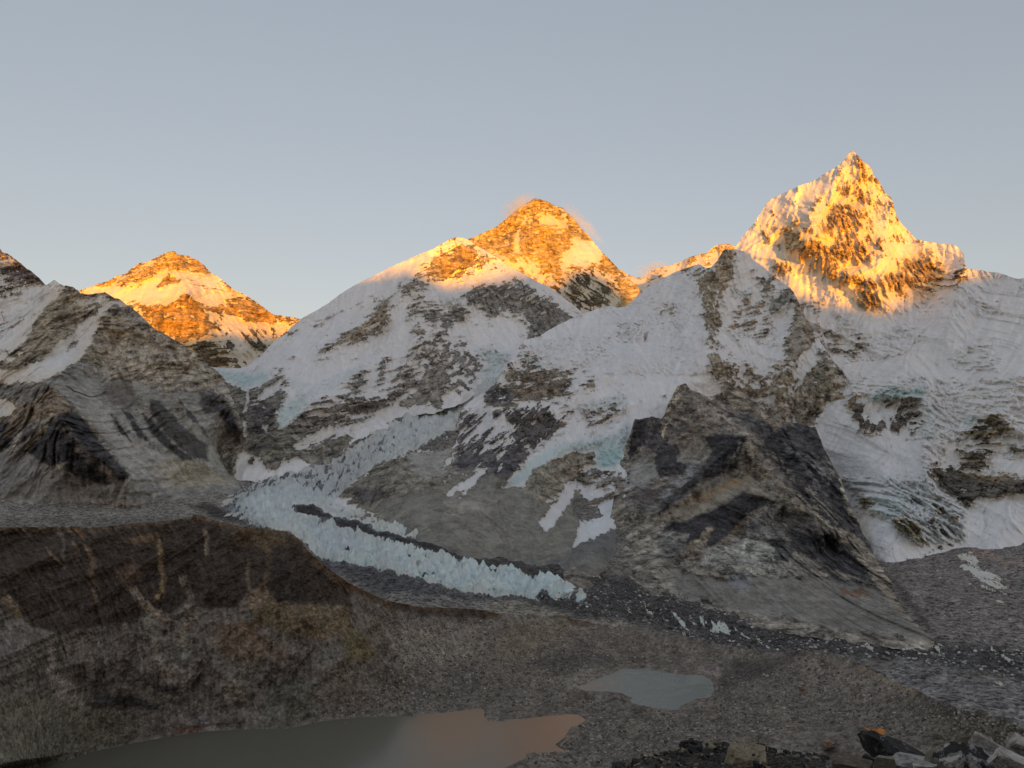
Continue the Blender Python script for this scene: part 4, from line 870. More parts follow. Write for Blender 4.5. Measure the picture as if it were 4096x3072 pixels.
# ------------------------------------------------------------------ left-hand mountain
lm_bot = chain(('U', [-520, 2010, 0, 2010, 330, 2010, 500, 2015, 700, 2000, 850, 1975, 950, 1955, 985, 1950]))
lm_bot[:, 1] += 60
left_mtn = terrain(
    'mountain', chain(('U', [-520, 800, -250, 900, -80, 960]), ('A', [0, 155, 15, 175, 50, 185, 90, 215, 130, 235, 160, 265, 200, 290, 240, 330, 270, 360, 290, 385, 310, 370, 340, 353, 380, 370, 410, 380, 440, 382, 465, 395, 490, 410, 510, 432,
                             540, 440, 600, 432, 640, 428, 665, 422, 690, 440, 720, 455, 760, 470, 800, 500, 830, 515, 850, 535, 880, 560, 920, 600, 960, 640, 1000, 675, 1040, 690, 1090, 720, 1140, 750, 1180, 780,
                             1230, 800, 1270, 825, 1295, 850, 1310, 890, 1360, 910, 1400, 950, 1420, 980, 1450, 1040, 1470, 1100, 1500, 1160, 1520, 1230, 1535, 1300, 1545, 1400, 1552, 1560])),
    lm_bot,
    ctrl(('A', 'd', [0, 155, 5000, 340, 353, 4850, 665, 422, 4650, 1040, 690, 4350, 1300, 890, 4250, 1450, 1040, 4050, 1535, 1300, 3750, 330, 1020, 3650, 350, 1240, 3300, 420, 1450, 3120, 600, 1000, 3900, 1000, 1100, 3800, 0, 700, 4400, 300, 700, 4250, 0, 1150, 3700,
                      700, 700, 4300, 800, 1350, 3350, 1200, 1350, 3450, 1480, 1430, 3900, 1545, 1560, 3900, 1520, 1350, 3900]),
         ('U', 'g', [-300, 2000, 0, 2000, 330, 2000, 500, 2008, 700, 1990, 850, 1965, 950, 1940]), ('U', 'd', [-400, 1300, 4500]), ground=ground),
    [('A', [0, 160, 60, 190, 160, 265, 290, 390, 190, 385, 100, 440, 0, 490], dict(snow=.5, col=(.13, .105, .09), pat='dleft')),
     ('A', [70, 230, 130, 235, 200, 290, 280, 375, 180, 380, 100, 280], dict(snow=.3, col=(.12, .09, .075))),
     ('A', [0, 490, 100, 440, 190, 380, 280, 390, 340, 355, 440, 385, 400, 450, 320, 490, 280, 560, 220, 620, 180, 700, 140, 760, 60, 800, 0, 880], dict(snow=.88, pat='dleft')),
     ('A', [0, 600, 120, 560, 160, 600, 60, 680, 0, 690], dict(snow=.55, pat='dleft')),
     ('A', [440, 385, 470, 395, 510, 440, 440, 520, 380, 470], dict(snow=.3, col=SUNLIT_ROCK)),
     ('A', [510, 440, 660, 428, 740, 480, 640, 520, 520, 560, 440, 520], dict(snow=.55, col=TAN)),
     ('A', [280, 520, 400, 450, 480, 490, 520, 560, 430, 690, 300, 800, 190, 850, 100, 900, 0, 960, 0, 900, 90, 860, 180, 750, 240, 620], dict(snow=.05, col=(.235, .195, .135))),
     ('A', [700, 470, 760, 478, 840, 520, 760, 540, 690, 560, 640, 640, 600, 700, 640, 705, 560, 780, 500, 860, 380, 935, 250, 1000, 60, 1015, 0, 1005, 0, 960, 110, 900, 230, 860, 350, 760, 450, 690, 520, 600, 600, 560, 660, 500], dict(snow=.93, pat='dleft', f=4)),
     ('A', [420, 760, 490, 720, 500, 745, 430, 790], dict(snow=.2)), ('A', [230, 850, 330, 750, 340, 770, 250, 870], dict(snow=.25)),
     ('A', [0, 880, 100, 820, 165, 790, 100, 850, 0, 935], dict(snow=.9)),
     ('A', [0, 1110, 40, 1095, 90, 1120, 92, 1170, 40, 1215, 0, 1245], dict(snow=.97, f=3)),
     ('A', [0, 1005, 250, 1000, 380, 940, 500, 870, 560, 860, 440, 980, 330, 1010, 240, 1090, 120, 1160, 60, 1090, 0, 1100], dict(snow=.04, col=(.15, .135, .115))),
     ('A', [640, 600, 720, 500, 870, 560, 1000, 680, 1250, 820, 1300, 900, 1400, 960, 1350, 1040, 1200, 1000, 1050, 1060, 900, 1000, 700, 960, 540, 830], dict(snow=.02, col=(.255, .215, .16))),
     ('A', [700, 480, 850, 540, 960, 640, 900, 660, 780, 560, 700, 580], dict(snow=.35, col=(.2, .175, .145))),
     ('A', [300, 980, 520, 900, 700, 960, 900, 1010, 1050, 1070, 1150, 1050, 1260, 1060, 1400, 1200, 1500, 1400, 1540, 1640, 700, 1660, 820, 1580, 640, 1330, 480, 1150], dict(calm=.5, col=(.235, .215, .18), f=16)),
     ('A', [-100, 1400, 160, 1440, 310, 1530, 480, 1600, 700, 1650, 1560, 1600, 1560, 1760, -100, 1760], dict(calm=.4, col=(.2, .185, .16), f=16)),
     ('A', [420, 1000, 600, 1010, 690, 1200, 950, 1420, 1200, 1500, 1500, 1590, 1520, 1660, 1100, 1660, 850, 1620, 640, 1300, 500, 1150], dict(calm=.42, col=SCREE, f=12)),
     ('A', [940, 1500, 1200, 1480, 1500, 1580, 1500, 1640, 1100, 1660], dict(calm=.42, col=(.28, .245, .18), f=16)),
     ('A', [1330, 1380, 1400, 1400, 1500, 1480, 1500, 1580, 1360, 1560, 1310, 1480], dict(calm=.42, col=(.28, .26, .215), f=8)),
     ('A', [0, 1250, 120, 1160, 250, 1090, 330, 1020, 460, 1160, 600, 1280, 680, 1380, 560, 1300, 420, 1220, 330, 1200, 150, 1240, 50, 1340, 0, 1390], dict(col=(.165, .125, .085), f=10)),
     ('A', [0, 1250, 60, 1250, 20, 1340, 0, 1350], dict(col=DARK)), ('A', [130, 1300, 220, 1240, 200, 1340, 120, 1390], dict(col=(.06, .053, .048), f=8)), ('A', [0, 1420, 100, 1330, 60, 1420, 0, 1460], dict(col=(.07, .062, .055), f=8)),
     ('A', [330, 1210, 380, 1200, 480, 1180, 560, 1260, 640, 1380, 760, 1520, 825, 1580, 780, 1620, 640, 1645, 480, 1600, 400, 1530, 425, 1490, 310, 1530, 200, 1460, 160, 1430, 280, 1320], dict(col=DARK, f=8, rag=10)),
     ('A', [350, 1230, 480, 1360, 600, 1500, 700, 1600], dict(col=(.095, .075, .058), w=9, f=14)), ('A', [480, 1420, 620, 1520, 720, 1610], dict(col=(.1, .08, .06), w=8, f=12)),
     ('A', [0, 1480, 160, 1440, 310, 1530, 400, 1540, 480, 1600, 640, 1650, 640, 1700, 0, 1700], dict(col=(.17, .155, .135), f=12)),
     ('A', [640, 1060, 700, 1000, 800, 960, 860, 1060, 840, 1180, 720, 1140], dict(col=(.14, .12, .10), f=10)),
     ('A', [940, 1090, 1010, 1110, 1110, 1220, 1170, 1290, 1310, 1390, 1312, 1490, 1230, 1480, 1080, 1360, 960, 1200], dict(col=(.07, .062, .054), f=7, rag=10)),
     ('A', [690, 1190, 740, 1220, 825, 1360, 740, 1290], dict(col=DARK, f=6)), ('A', [900, 1190, 960, 1230, 1080, 1370, 1212, 1475, 1150, 1485, 960, 1330], dict(col=(.055, .05, .046), f=6, rag=9)),
     ('A', [770, 1170, 830, 1200, 970, 1400, 870, 1330], dict(col=(.05, .046, .042), f=6)), ('A', [1120, 1090, 1150, 1130, 1200, 1180, 1260, 1250, 1310, 1330, 1200, 1220], dict(col=(.065, .058, .052), f=6)),
     ('A', [1260, 1050, 1340, 1040, 1440, 1120, 1500, 1220, 1535, 1330, 1440, 1300, 1380, 1180, 1300, 1200, 1260, 1130], dict(col=(.075, .068, .062), f=9, rag=10)),
     ('A', [1370, 1150, 1450, 1180, 1530, 1330, 1430, 1310], dict(col=(.05, .046, .044), f=7)),
     ('A', [800, 1180, 880, 1200, 850, 1240, 790, 1210], dict(snow=.3, f=5)), ('A', [1030, 870, 1060, 830, 1050, 900], dict(snow=.4)), ('A', [960, 900, 1010, 880, 1030, 920], dict(snow=.3))],
    pats(30, 14), mtn_relief(260, 125, 74, .06), M_near, dict(snow=.03, col=(.215, .185, .145), gain=(1.86, 1.92, 2.02), tone=1.1),
    [('A', [330, 1020, 370, 1220, 520, 1400, 820, 1600], 170, 150), ('A', [370, 1220, 400, 1500], 60, 110), ('A', [700, 460, 640, 620, 540, 820, 380, 960], 90, 80), ('A', [340, 353, 430, 480, 300, 780, 100, 920], 60, 90),
     ('A', [930, 1090, 1080, 1280, 1220, 1490], 80, 60), ('A', [1120, 1090, 1220, 1270, 1310, 1490], 70, 55), ('A', [1380, 1050, 1450, 1180, 1530, 1340], 90, 70), ('A', [700, 1180, 820, 1300, 960, 1410], 60, 50),
     ('A', [850, 540, 820, 760, 700, 960], 60, 80), ('A', [1090, 720, 1000, 900, 940, 1090], 70, 70), ('A', [1270, 830, 1200, 1000, 1130, 1090], 70, 60)],
    jit=6, label='grey and tan rocky mountain at the left with slanting snow bands and a dark spur')
# ------------------------------------------------------------------ valley floor: icefall, glacier tongue, moraines
M_valley = terrain_mat('moraine_and_ice', 2.0, 1.25, 1.0, stones=.35)
TONGUE = ('E', [150, 845, 230, 765, 380, 690, 600, 620, 760, 560, 950, 480, 1150, 350, 1290, 270, 1640, 100, 1900, 0, 1960, 60, 1650, 230, 1610, 330, 1350, 470, 1150, 550, 950, 690, 890, 750, 960, 830,
                1050, 880, 1000, 885, 800, 860, 780, 842, 590, 830, 600, 870, 720, 890, 800, 920, 900, 970, 1020, 1000, 1180, 1040, 1290, 1070, 1460, 1130, 1690, 1190, 1750, 1210, 1860, 1250, 1920, 1240, 1990, 1260,
                2100, 1300, 2230, 1330, 2340, 1400, 2330, 1420, 2260, 1390, 2130, 1415, 2000, 1385, 1850, 1390, 1680, 1370, 1590, 1340, 1440, 1335, 1420, 1290, 1350, 1270, 1200, 1240, 1050, 1200, 900, 1180, 780, 1160, 720, 1130,
                690, 1080, 650, 1040, 600, 1000, 480, 980, 380, 960, 300, 930, 250, 890])
STRIP = ('N', [330, 250, 400, 230, 500, 260, 600, 300, 700, 320, 800, 350, 900, 380, 1000, 410, 1092, 456, 990, 440, 880, 422, 800, 398, 680, 372, 660, 352, 560, 312, 430, 287])
top_v = chain(('U', [-520, 1975, 0, 1975, 200, 1975, 500, 1985, 700, 1965, 850, 1935, 950, 1895, 1040, 1890, 1080, 1875, 1150, 1868, 1211, 1840, 1370, 1765, 1427, 1715, 1500, 1670, 1559, 1645, 1608, 1600, 1680, 1570,
                     1747, 1570, 1800, 1545, 1848, 1530, 1924, 1490, 2006, 1450, 2080, 1430, 2140, 1480, 2300, 1750, 2500, 2050, 2700, 2200, 3000, 2280, 3300, 2280, 3420, 2200]),
              ('G', [1290, 1110, 1550, 1135, 1580, 1065, 1840, 1045, 2060, 1055, 2212, 1015]), ('U', [4616, 2090]))
near_top = chain(('U', [-520, 2110, 0, 2108]), ('H', [0, 235, 200, 230, 400, 235, 560, 240, 700, 225, 850, 210, 1000, 195, 1100, 178, 1160, 155, 1230, 180, 1300, 200, 1400, 225, 1500, 240, 1600, 250, 1690, 260, 1750, 290, 1785, 320, 1805, 360,
                 1850, 400, 1900, 440, 1960, 490, 2030, 540]),
                 ('I', [300, 497, 400, 550, 500, 590, 600, 610, 700, 625, 900, 640, 1100, 655, 1300, 680, 1550, 685, 1700, 720, 1950, 745, 2050, 775]),
                 ('J', [0, 770, 160, 800, 350, 830, 560, 880, 800, 905, 950, 900, 1150, 930, 1270, 960, 1400, 1040, 1580, 1140, 1700, 1180, 1900, 1230, 2100, 1290, 2212, 1340]), ('U', [4616, 3010]))
vb = near_top.copy(); vb[:, 1] += 100

def valley_pats(c):
    r = pats(22, -6)(c)
    a, b = c.x / 55, c.y / 75
    w = fbm(a * .7, b * .7, 3, 201) * 1.2
    r['serac'] = -.7 * (fbm(a * 1.2 + w, b * 1.2 - w, 5, 205, .58, True) - .45) - 1.0 * fbm(a * 1.0 + w * .5, b * .9, 4, 213, .55)
    return r

def valley_relief(c):
    d = c.t / 2000.0
    a, b = c.x / 60, c.y / 60
    return 0 * c.t

def valley_micro(c):
    a, b = c.x / 55, c.y / 75
    w = fbm(a * .7, b * .7, 3, 201) * 1.2
    ser = fbm(a * 1.2 + w, b * 1.2 - w, 5, 205, .58, True)
    ser2 = fbm(a * 5 + w, b * 4.2, 3, 209, .6, True)
    lump = fbm(a * 1.0 + w * .5, b * .9, 4, 213, .55)
    h = c.rough * (lump * 42 + np.clip(ser + .2, 0, 2) * 26 + ser2 * 6 - 20)
    k = (1 - np.clip(c.rough, 0, 1))
    h = h + k * (fbm(a * .5, b * .5, 4, 221, .55) * 10 + fbm(a * 6, b * 6, 4, 225, .65) * 2.6)
    return h

I_blobs = [(420, 740, 120, 28), (540, 790, 40, 14), (640, 826, 36, 14), (185, 735, 28, 16), (215, 790, 30, 18), (22, 655, 30, 24), (150, 690, 34, 12), (250, 735, 36, 8), (325, 710, 22, 12), (650, 590, 0, 0),
           (215, 575, 22, 10), (300, 572, 18, 8), (345, 605, 20, 7), (760, 770, 28, 10), (960, 815, 20, 8), (1130, 835, 34, 9), (1300, 872, 26, 9), (1200, 878, 20, 7), (390, 765, 16, 10), (1640, 985, 24, 8),
           (1450, 800, 60, 9), (1730, 850, 34, 10), (2060, 905, 46, 10), (2100, 945, 36, 8), (2000, 1085, 36, 14), (2072, 1092, 30, 14), (2190, 1110, 30, 12), (1880, 1050, 24, 7), (690, 775, 18, 7), (800, 705, 20, 6),
           (860, 640, 22, 8), (1060, 800, 18, 6), (1560, 920, 22, 6), (1480, 930, 18, 6), (1700, 890, 22, 6), (1850, 1040, 16, 6), (2130, 960, 22, 6), (560, 770, 22, 10), (20, 630, 40, 10)]
blob_paint = []
rb = random.Random(5)
for bx, by, rx, ry in I_blobs:
    if rx == 0: continue
    p = []
    for k in range(9):
        an = k / 9 * 2 * math.pi
        r = rb.uniform(.6, 1.1)
        p += [bx + math.cos(an) * rx * r + math.sin(an) * ry * .3, by + math.sin(an) * ry * r + math.cos(an) * rx * r * .28]
    blob_paint.append(('J', p, dict(snow=.6, ice=rb.uniform(.1, .5), rough=.5, f=7, rag=12, pat='blob')))

WHITE = dict(snow=.80, col=(.13, .15, .155), ice=.36, rough=1, f=5, rag=9, pat='serac')
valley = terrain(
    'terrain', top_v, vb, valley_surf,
    [('E', [-1270, 900, 0, 640, 200, 640, 240, 660, 380, 690, 230, 770, 150, 850, -200, 900], dict(col=(.17, .155, .135), f=14)),
     ('E', [150, 850, 250, 900, 300, 940, 480, 990, 300, 960, 100, 900, -60, 830, 40, 810], dict(col=MORD, f=10)),
     ('E', TONGUE[1], dict(WHITE)),
     ('E', [200, 760, 420, 670, 620, 620, 760, 560, 950, 480, 1150, 350, 1290, 270, 1640, 100, 1900, 0, 1960, 60, 1650, 230, 1610, 330, 1350, 470, 1150, 550, 950, 690, 890, 750, 700, 720, 500, 720, 300, 790], dict(snow=.74, ice=.26, rough=1.0, col=(.13, .13, .13), pat='blob', f=20, grime=.10)),
     ('E', [620, 620, 760, 560, 950, 480, 1150, 400, 1250, 420, 1000, 620, 900, 720, 760, 740, 620, 700], dict(snow=.6, ice=.2, pat='blob', f=24, grime=.2)),
     ('E', [340, 670, 600, 620, 680, 640, 480, 680, 250, 760], dict(snow=.45, pat='blob', f=10)),
     ('E', [60, 860, 180, 760, 330, 690, 420, 680, 330, 760, 260, 850, 420, 960, 300, 960], dict(snow=.52, pat='blob', f=24, grime=.2)),
     ('E', [780, 845, 880, 760, 960, 830, 1050, 880, 1180, 925, 1100, 925, 1000, 890, 800, 862], dict(snow=.62, ice=.1, rough=.55, col=(.22, .2, .185), f=6)),
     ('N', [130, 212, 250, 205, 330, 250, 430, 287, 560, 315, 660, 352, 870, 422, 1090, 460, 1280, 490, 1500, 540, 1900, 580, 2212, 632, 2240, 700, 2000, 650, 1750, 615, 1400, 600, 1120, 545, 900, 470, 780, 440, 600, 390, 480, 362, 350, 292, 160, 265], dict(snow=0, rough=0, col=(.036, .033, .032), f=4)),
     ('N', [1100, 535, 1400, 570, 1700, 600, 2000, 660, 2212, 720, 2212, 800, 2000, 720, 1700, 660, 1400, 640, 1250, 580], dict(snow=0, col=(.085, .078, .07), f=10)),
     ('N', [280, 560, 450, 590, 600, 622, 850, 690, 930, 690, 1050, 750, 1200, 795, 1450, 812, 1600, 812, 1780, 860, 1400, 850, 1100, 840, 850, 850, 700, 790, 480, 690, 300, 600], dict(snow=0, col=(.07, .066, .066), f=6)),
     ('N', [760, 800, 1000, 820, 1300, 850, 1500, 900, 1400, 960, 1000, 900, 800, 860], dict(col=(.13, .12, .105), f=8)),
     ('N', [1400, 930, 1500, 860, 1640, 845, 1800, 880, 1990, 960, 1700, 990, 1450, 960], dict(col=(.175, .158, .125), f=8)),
     ('I', [1690, 720, 1800, 675, 1960, 745, 1900, 770, 1700, 760], dict(col=(.19, .17, .135), f=8)),
     # dark ice-cored glacier on the right
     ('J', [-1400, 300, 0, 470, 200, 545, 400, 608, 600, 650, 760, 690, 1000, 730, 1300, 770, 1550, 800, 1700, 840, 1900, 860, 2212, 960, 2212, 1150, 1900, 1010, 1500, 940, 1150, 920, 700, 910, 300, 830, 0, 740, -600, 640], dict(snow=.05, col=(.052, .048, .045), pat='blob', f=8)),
     ('J', [0, 560, 300, 640, 700, 740, 1200, 830, 1700, 900, 2212, 1010, 2212, 1060, 1700, 950, 1000, 880, 500, 830, 0, 700], dict(snow=.17, ice=.35, pat='strata', f=14)),
     ('J', [1180, 770, 1400, 800, 1500, 840, 1380, 850, 1240, 815], dict(col=(.17, .155, .13), snow=0, f=8)),
     ('J', [1450, 960, 1700, 1010, 2000, 1080, 2212, 1130, 2212, 1340, 2100, 1290, 1900, 1230, 1700, 1180, 1580, 1140, 1400, 1040], dict(snow=.06, col=(.14, .13, .122), f=14)),
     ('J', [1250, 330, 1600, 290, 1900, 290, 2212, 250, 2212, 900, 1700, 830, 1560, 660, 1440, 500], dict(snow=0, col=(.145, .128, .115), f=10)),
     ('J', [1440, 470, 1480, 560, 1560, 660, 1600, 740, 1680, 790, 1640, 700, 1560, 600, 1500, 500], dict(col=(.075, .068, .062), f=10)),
     ('J', [1870, 270, 2040, 280, 2070, 340, 1950, 350], dict(col=(.19, .15, .125), f=8)),
     ('J', [1990, 340, 2212, 260, 2212, 360, 2100, 390], dict(col=(.19, .155, .13), f=10)),
     ('G', [1790, 1140, 1880, 1095, 1930, 1180, 2050, 1260, 2160, 1340, 2100, 1385, 1950, 1350, 1800, 1220], dict(snow=.62, ice=.1, rough=.35, pat='strata', f=10)),
     ('G', [2000, 1390, 2150, 1420, 2212, 1440, 2212, 1470, 2050, 1440], dict(snow=.45, pat='strata', f=8)),
     ('E', [560, 980, 700, 900, 800, 920, 900, 970, 1020, 1000, 1180, 1040, 1290, 1070, 1460, 1130, 1690, 1190, 1750, 1210, 1860, 1250, 1920, 1240, 1990, 1260, 2100, 1300, 2130, 1415, 2000, 1385, 1850, 1390, 1680, 1370, 1590, 1340, 1440, 1335, 1420, 1290, 1350, 1270, 1200, 1240, 1050, 1200, 900, 1180, 780, 1160, 720, 1130, 690, 1080, 650, 1040], dict(WHITE)),
     ('N', [1540, 640, 1640, 665, 1740, 698, 1830, 712, 1880, 716, 1960, 738, 2012, 770, 2032, 800, 1990, 842, 1900, 852, 1870, 815, 1745, 812, 1785, 852, 1600, 805, 1480, 805], dict(WHITE)),
     ('N', [2040, 790, 2082, 778, 2120, 832, 2110, 856, 2050, 850], dict(WHITE)),
     ('N', [415, 490, 455, 478, 470, 488, 440, 500], dict(snow=.05, col=(.04, .037, .036), f=3)), ('N', [455, 512, 520, 508, 500, 524], dict(snow=.05, col=(.04, .037, .036), f=3)),
     ('N', [815, 545, 870, 552, 850, 560], dict(snow=.1, col=(.04, .037, .036), f=3)), ('N', [880, 580, 960, 592, 1060, 575, 1020, 600, 900, 598], dict(snow=.1, col=(.04, .037, .036), f=3)),
     ('N', [945, 660, 1080, 655, 1050, 680, 970, 690], dict(snow=.1, col=(.04, .037, .036), f=3)),
     ('N', STRIP[1], dict(WHITE)), ('N', [1200, 480, 1215, 460, 1245, 488], dict(snow=1, ice=.2, f=3)),
     ] + blob_paint,
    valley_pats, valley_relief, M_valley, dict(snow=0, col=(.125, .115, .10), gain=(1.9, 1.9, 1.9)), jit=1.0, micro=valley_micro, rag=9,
    label='valley floor of grey moraine, icefall and white glacier tongue')

# ------------------------------------------------------------------ near ground: dark hill, moraine, pond basins
LAKE = ('I', [-2400, 1900, -2065, 1711, -1571, 1575, -1371, 1534, -1211, 1482, -872, 1413, -572, 1367, -274, 1352, -74, 1349, 125, 1308, 200, 1297, 295, 1287, 340, 1280, 420, 1280, 540, 1276, 680, 1275, 760, 1262, 900, 1250, 960, 1242, 1060, 1228, 1090, 1240, 1085, 1275, 1110, 1305,
              1200, 1308, 1260, 1292, 1340, 1290, 1400, 1280, 1480, 1272, 1580, 1262, 1650, 1270, 1690, 1300, 1640, 1330, 1600, 1340, 1580, 1370, 1560, 1400, 1510, 1440, 1530, 1460, 1590, 1480, 1500, 1492, 1380, 1490, 1330, 1500, 1340, 1520, 1250, 1560, 1200, 1585, 1000, 1800])
POND = ('K', [-260, 190, -150, 160, 0, 95, 70, 70, 150, 35, 230, 5, 330, 5, 420, 5, 540, 30, 700, 50, 790, 65, 1000, 68, 1050, 95, 1100, 130, 1120, 180, 1125, 240, 1080, 285, 940, 300, 870, 345, 800, 370, 770, 415, 620, 400, 500, 385, 400, 370, 290, 330, 310, 290, 200, 250, 90, 225, 0, 232, -100, 225, -200, 210])
GLINT1 = ('L', [620, 578, 660, 590, 700, 612, 740, 592, 780, 602, 800, 592, 830, 594, 838, 640, 845, 662, 790, 660, 740, 650, 700, 648, 690, 625])
GLINT2 = ('L', [270, 740, 290, 732, 312, 752, 300, 765, 275, 768])
Z_LAKE, Z_POND, Z_G = -350.0, -341.0, -300.0
near_surf = ctrl(
    ('O', 'd', [0, 1135, 1120, 425, 1110, 1300, 640, 1150, 1260, 700, 1220, 1180, 750, 1270, 1170, 860, 1300, 1230, 1060, 1323, 1290, 150, 1400, 1010, 450, 1420, 1060, 700, 1430, 1060, 20, 1640, 880]),
    ('U', 'd', [2251, 2460, 1330, 2700, 2538, 1290, 3240, 2606, 1180, 3667, 2770, 960, 4096, 2905, 800, -400, 2130, 1100, 4500, 2990, 760]),
    ('O', 'z', [140, 1640, -350, 430, 1580, -350, 600, 1560, -350, 800, 1545, -350, 1050, 1533, -350, 1260, 1545, -350, 1220, 1600, -350, 1110, 1659, -350,
                1250, 1480, -341, 1400, 1436, -341, 1540, 1470, -341, 1440, 1532, -341, 1330, 1500, -341, 1890, 1578, -300, 1600, 1560, -322, 1400, 1620, -338, 2212, 1650, -272, 1800, 1500, -315, 950, 1430, -325, 1200, 1420, -328, 1700, 1650, -312]))

def near_relief(c):
    a, b = c.x / 130, c.z / 130
    w = fbm(a, b, 3, 301) * .8
    hill = sstep(2300, 1500, c.px) * sstep(2950, 2700, c.py + .0 * c.px)
    big = fbm(*rot(a + w, b + w, 68, .5, 1.1), 4, 305, .5, True)
    mid = fbm(a * 4 + w, b * 4, 4, 311, .62)
    return -hill * (42 * (big - .3) + 22 * mid * (.5 + c.rough) + 1.2 * c.st2 + .3 * c.st) - .6 * c.st2

def near_micro(c):
    a, b = c.x / 40, c.y / 40
    flat = sstep(1500, 2500, c.px)
    h = fbm(a * .5, b * .5, 5, 321, .55) * (3 + 9 * flat) + fbm(a * 5, b * 5, 4, 325, .65) * (1.3 + .5 * flat)
    return h

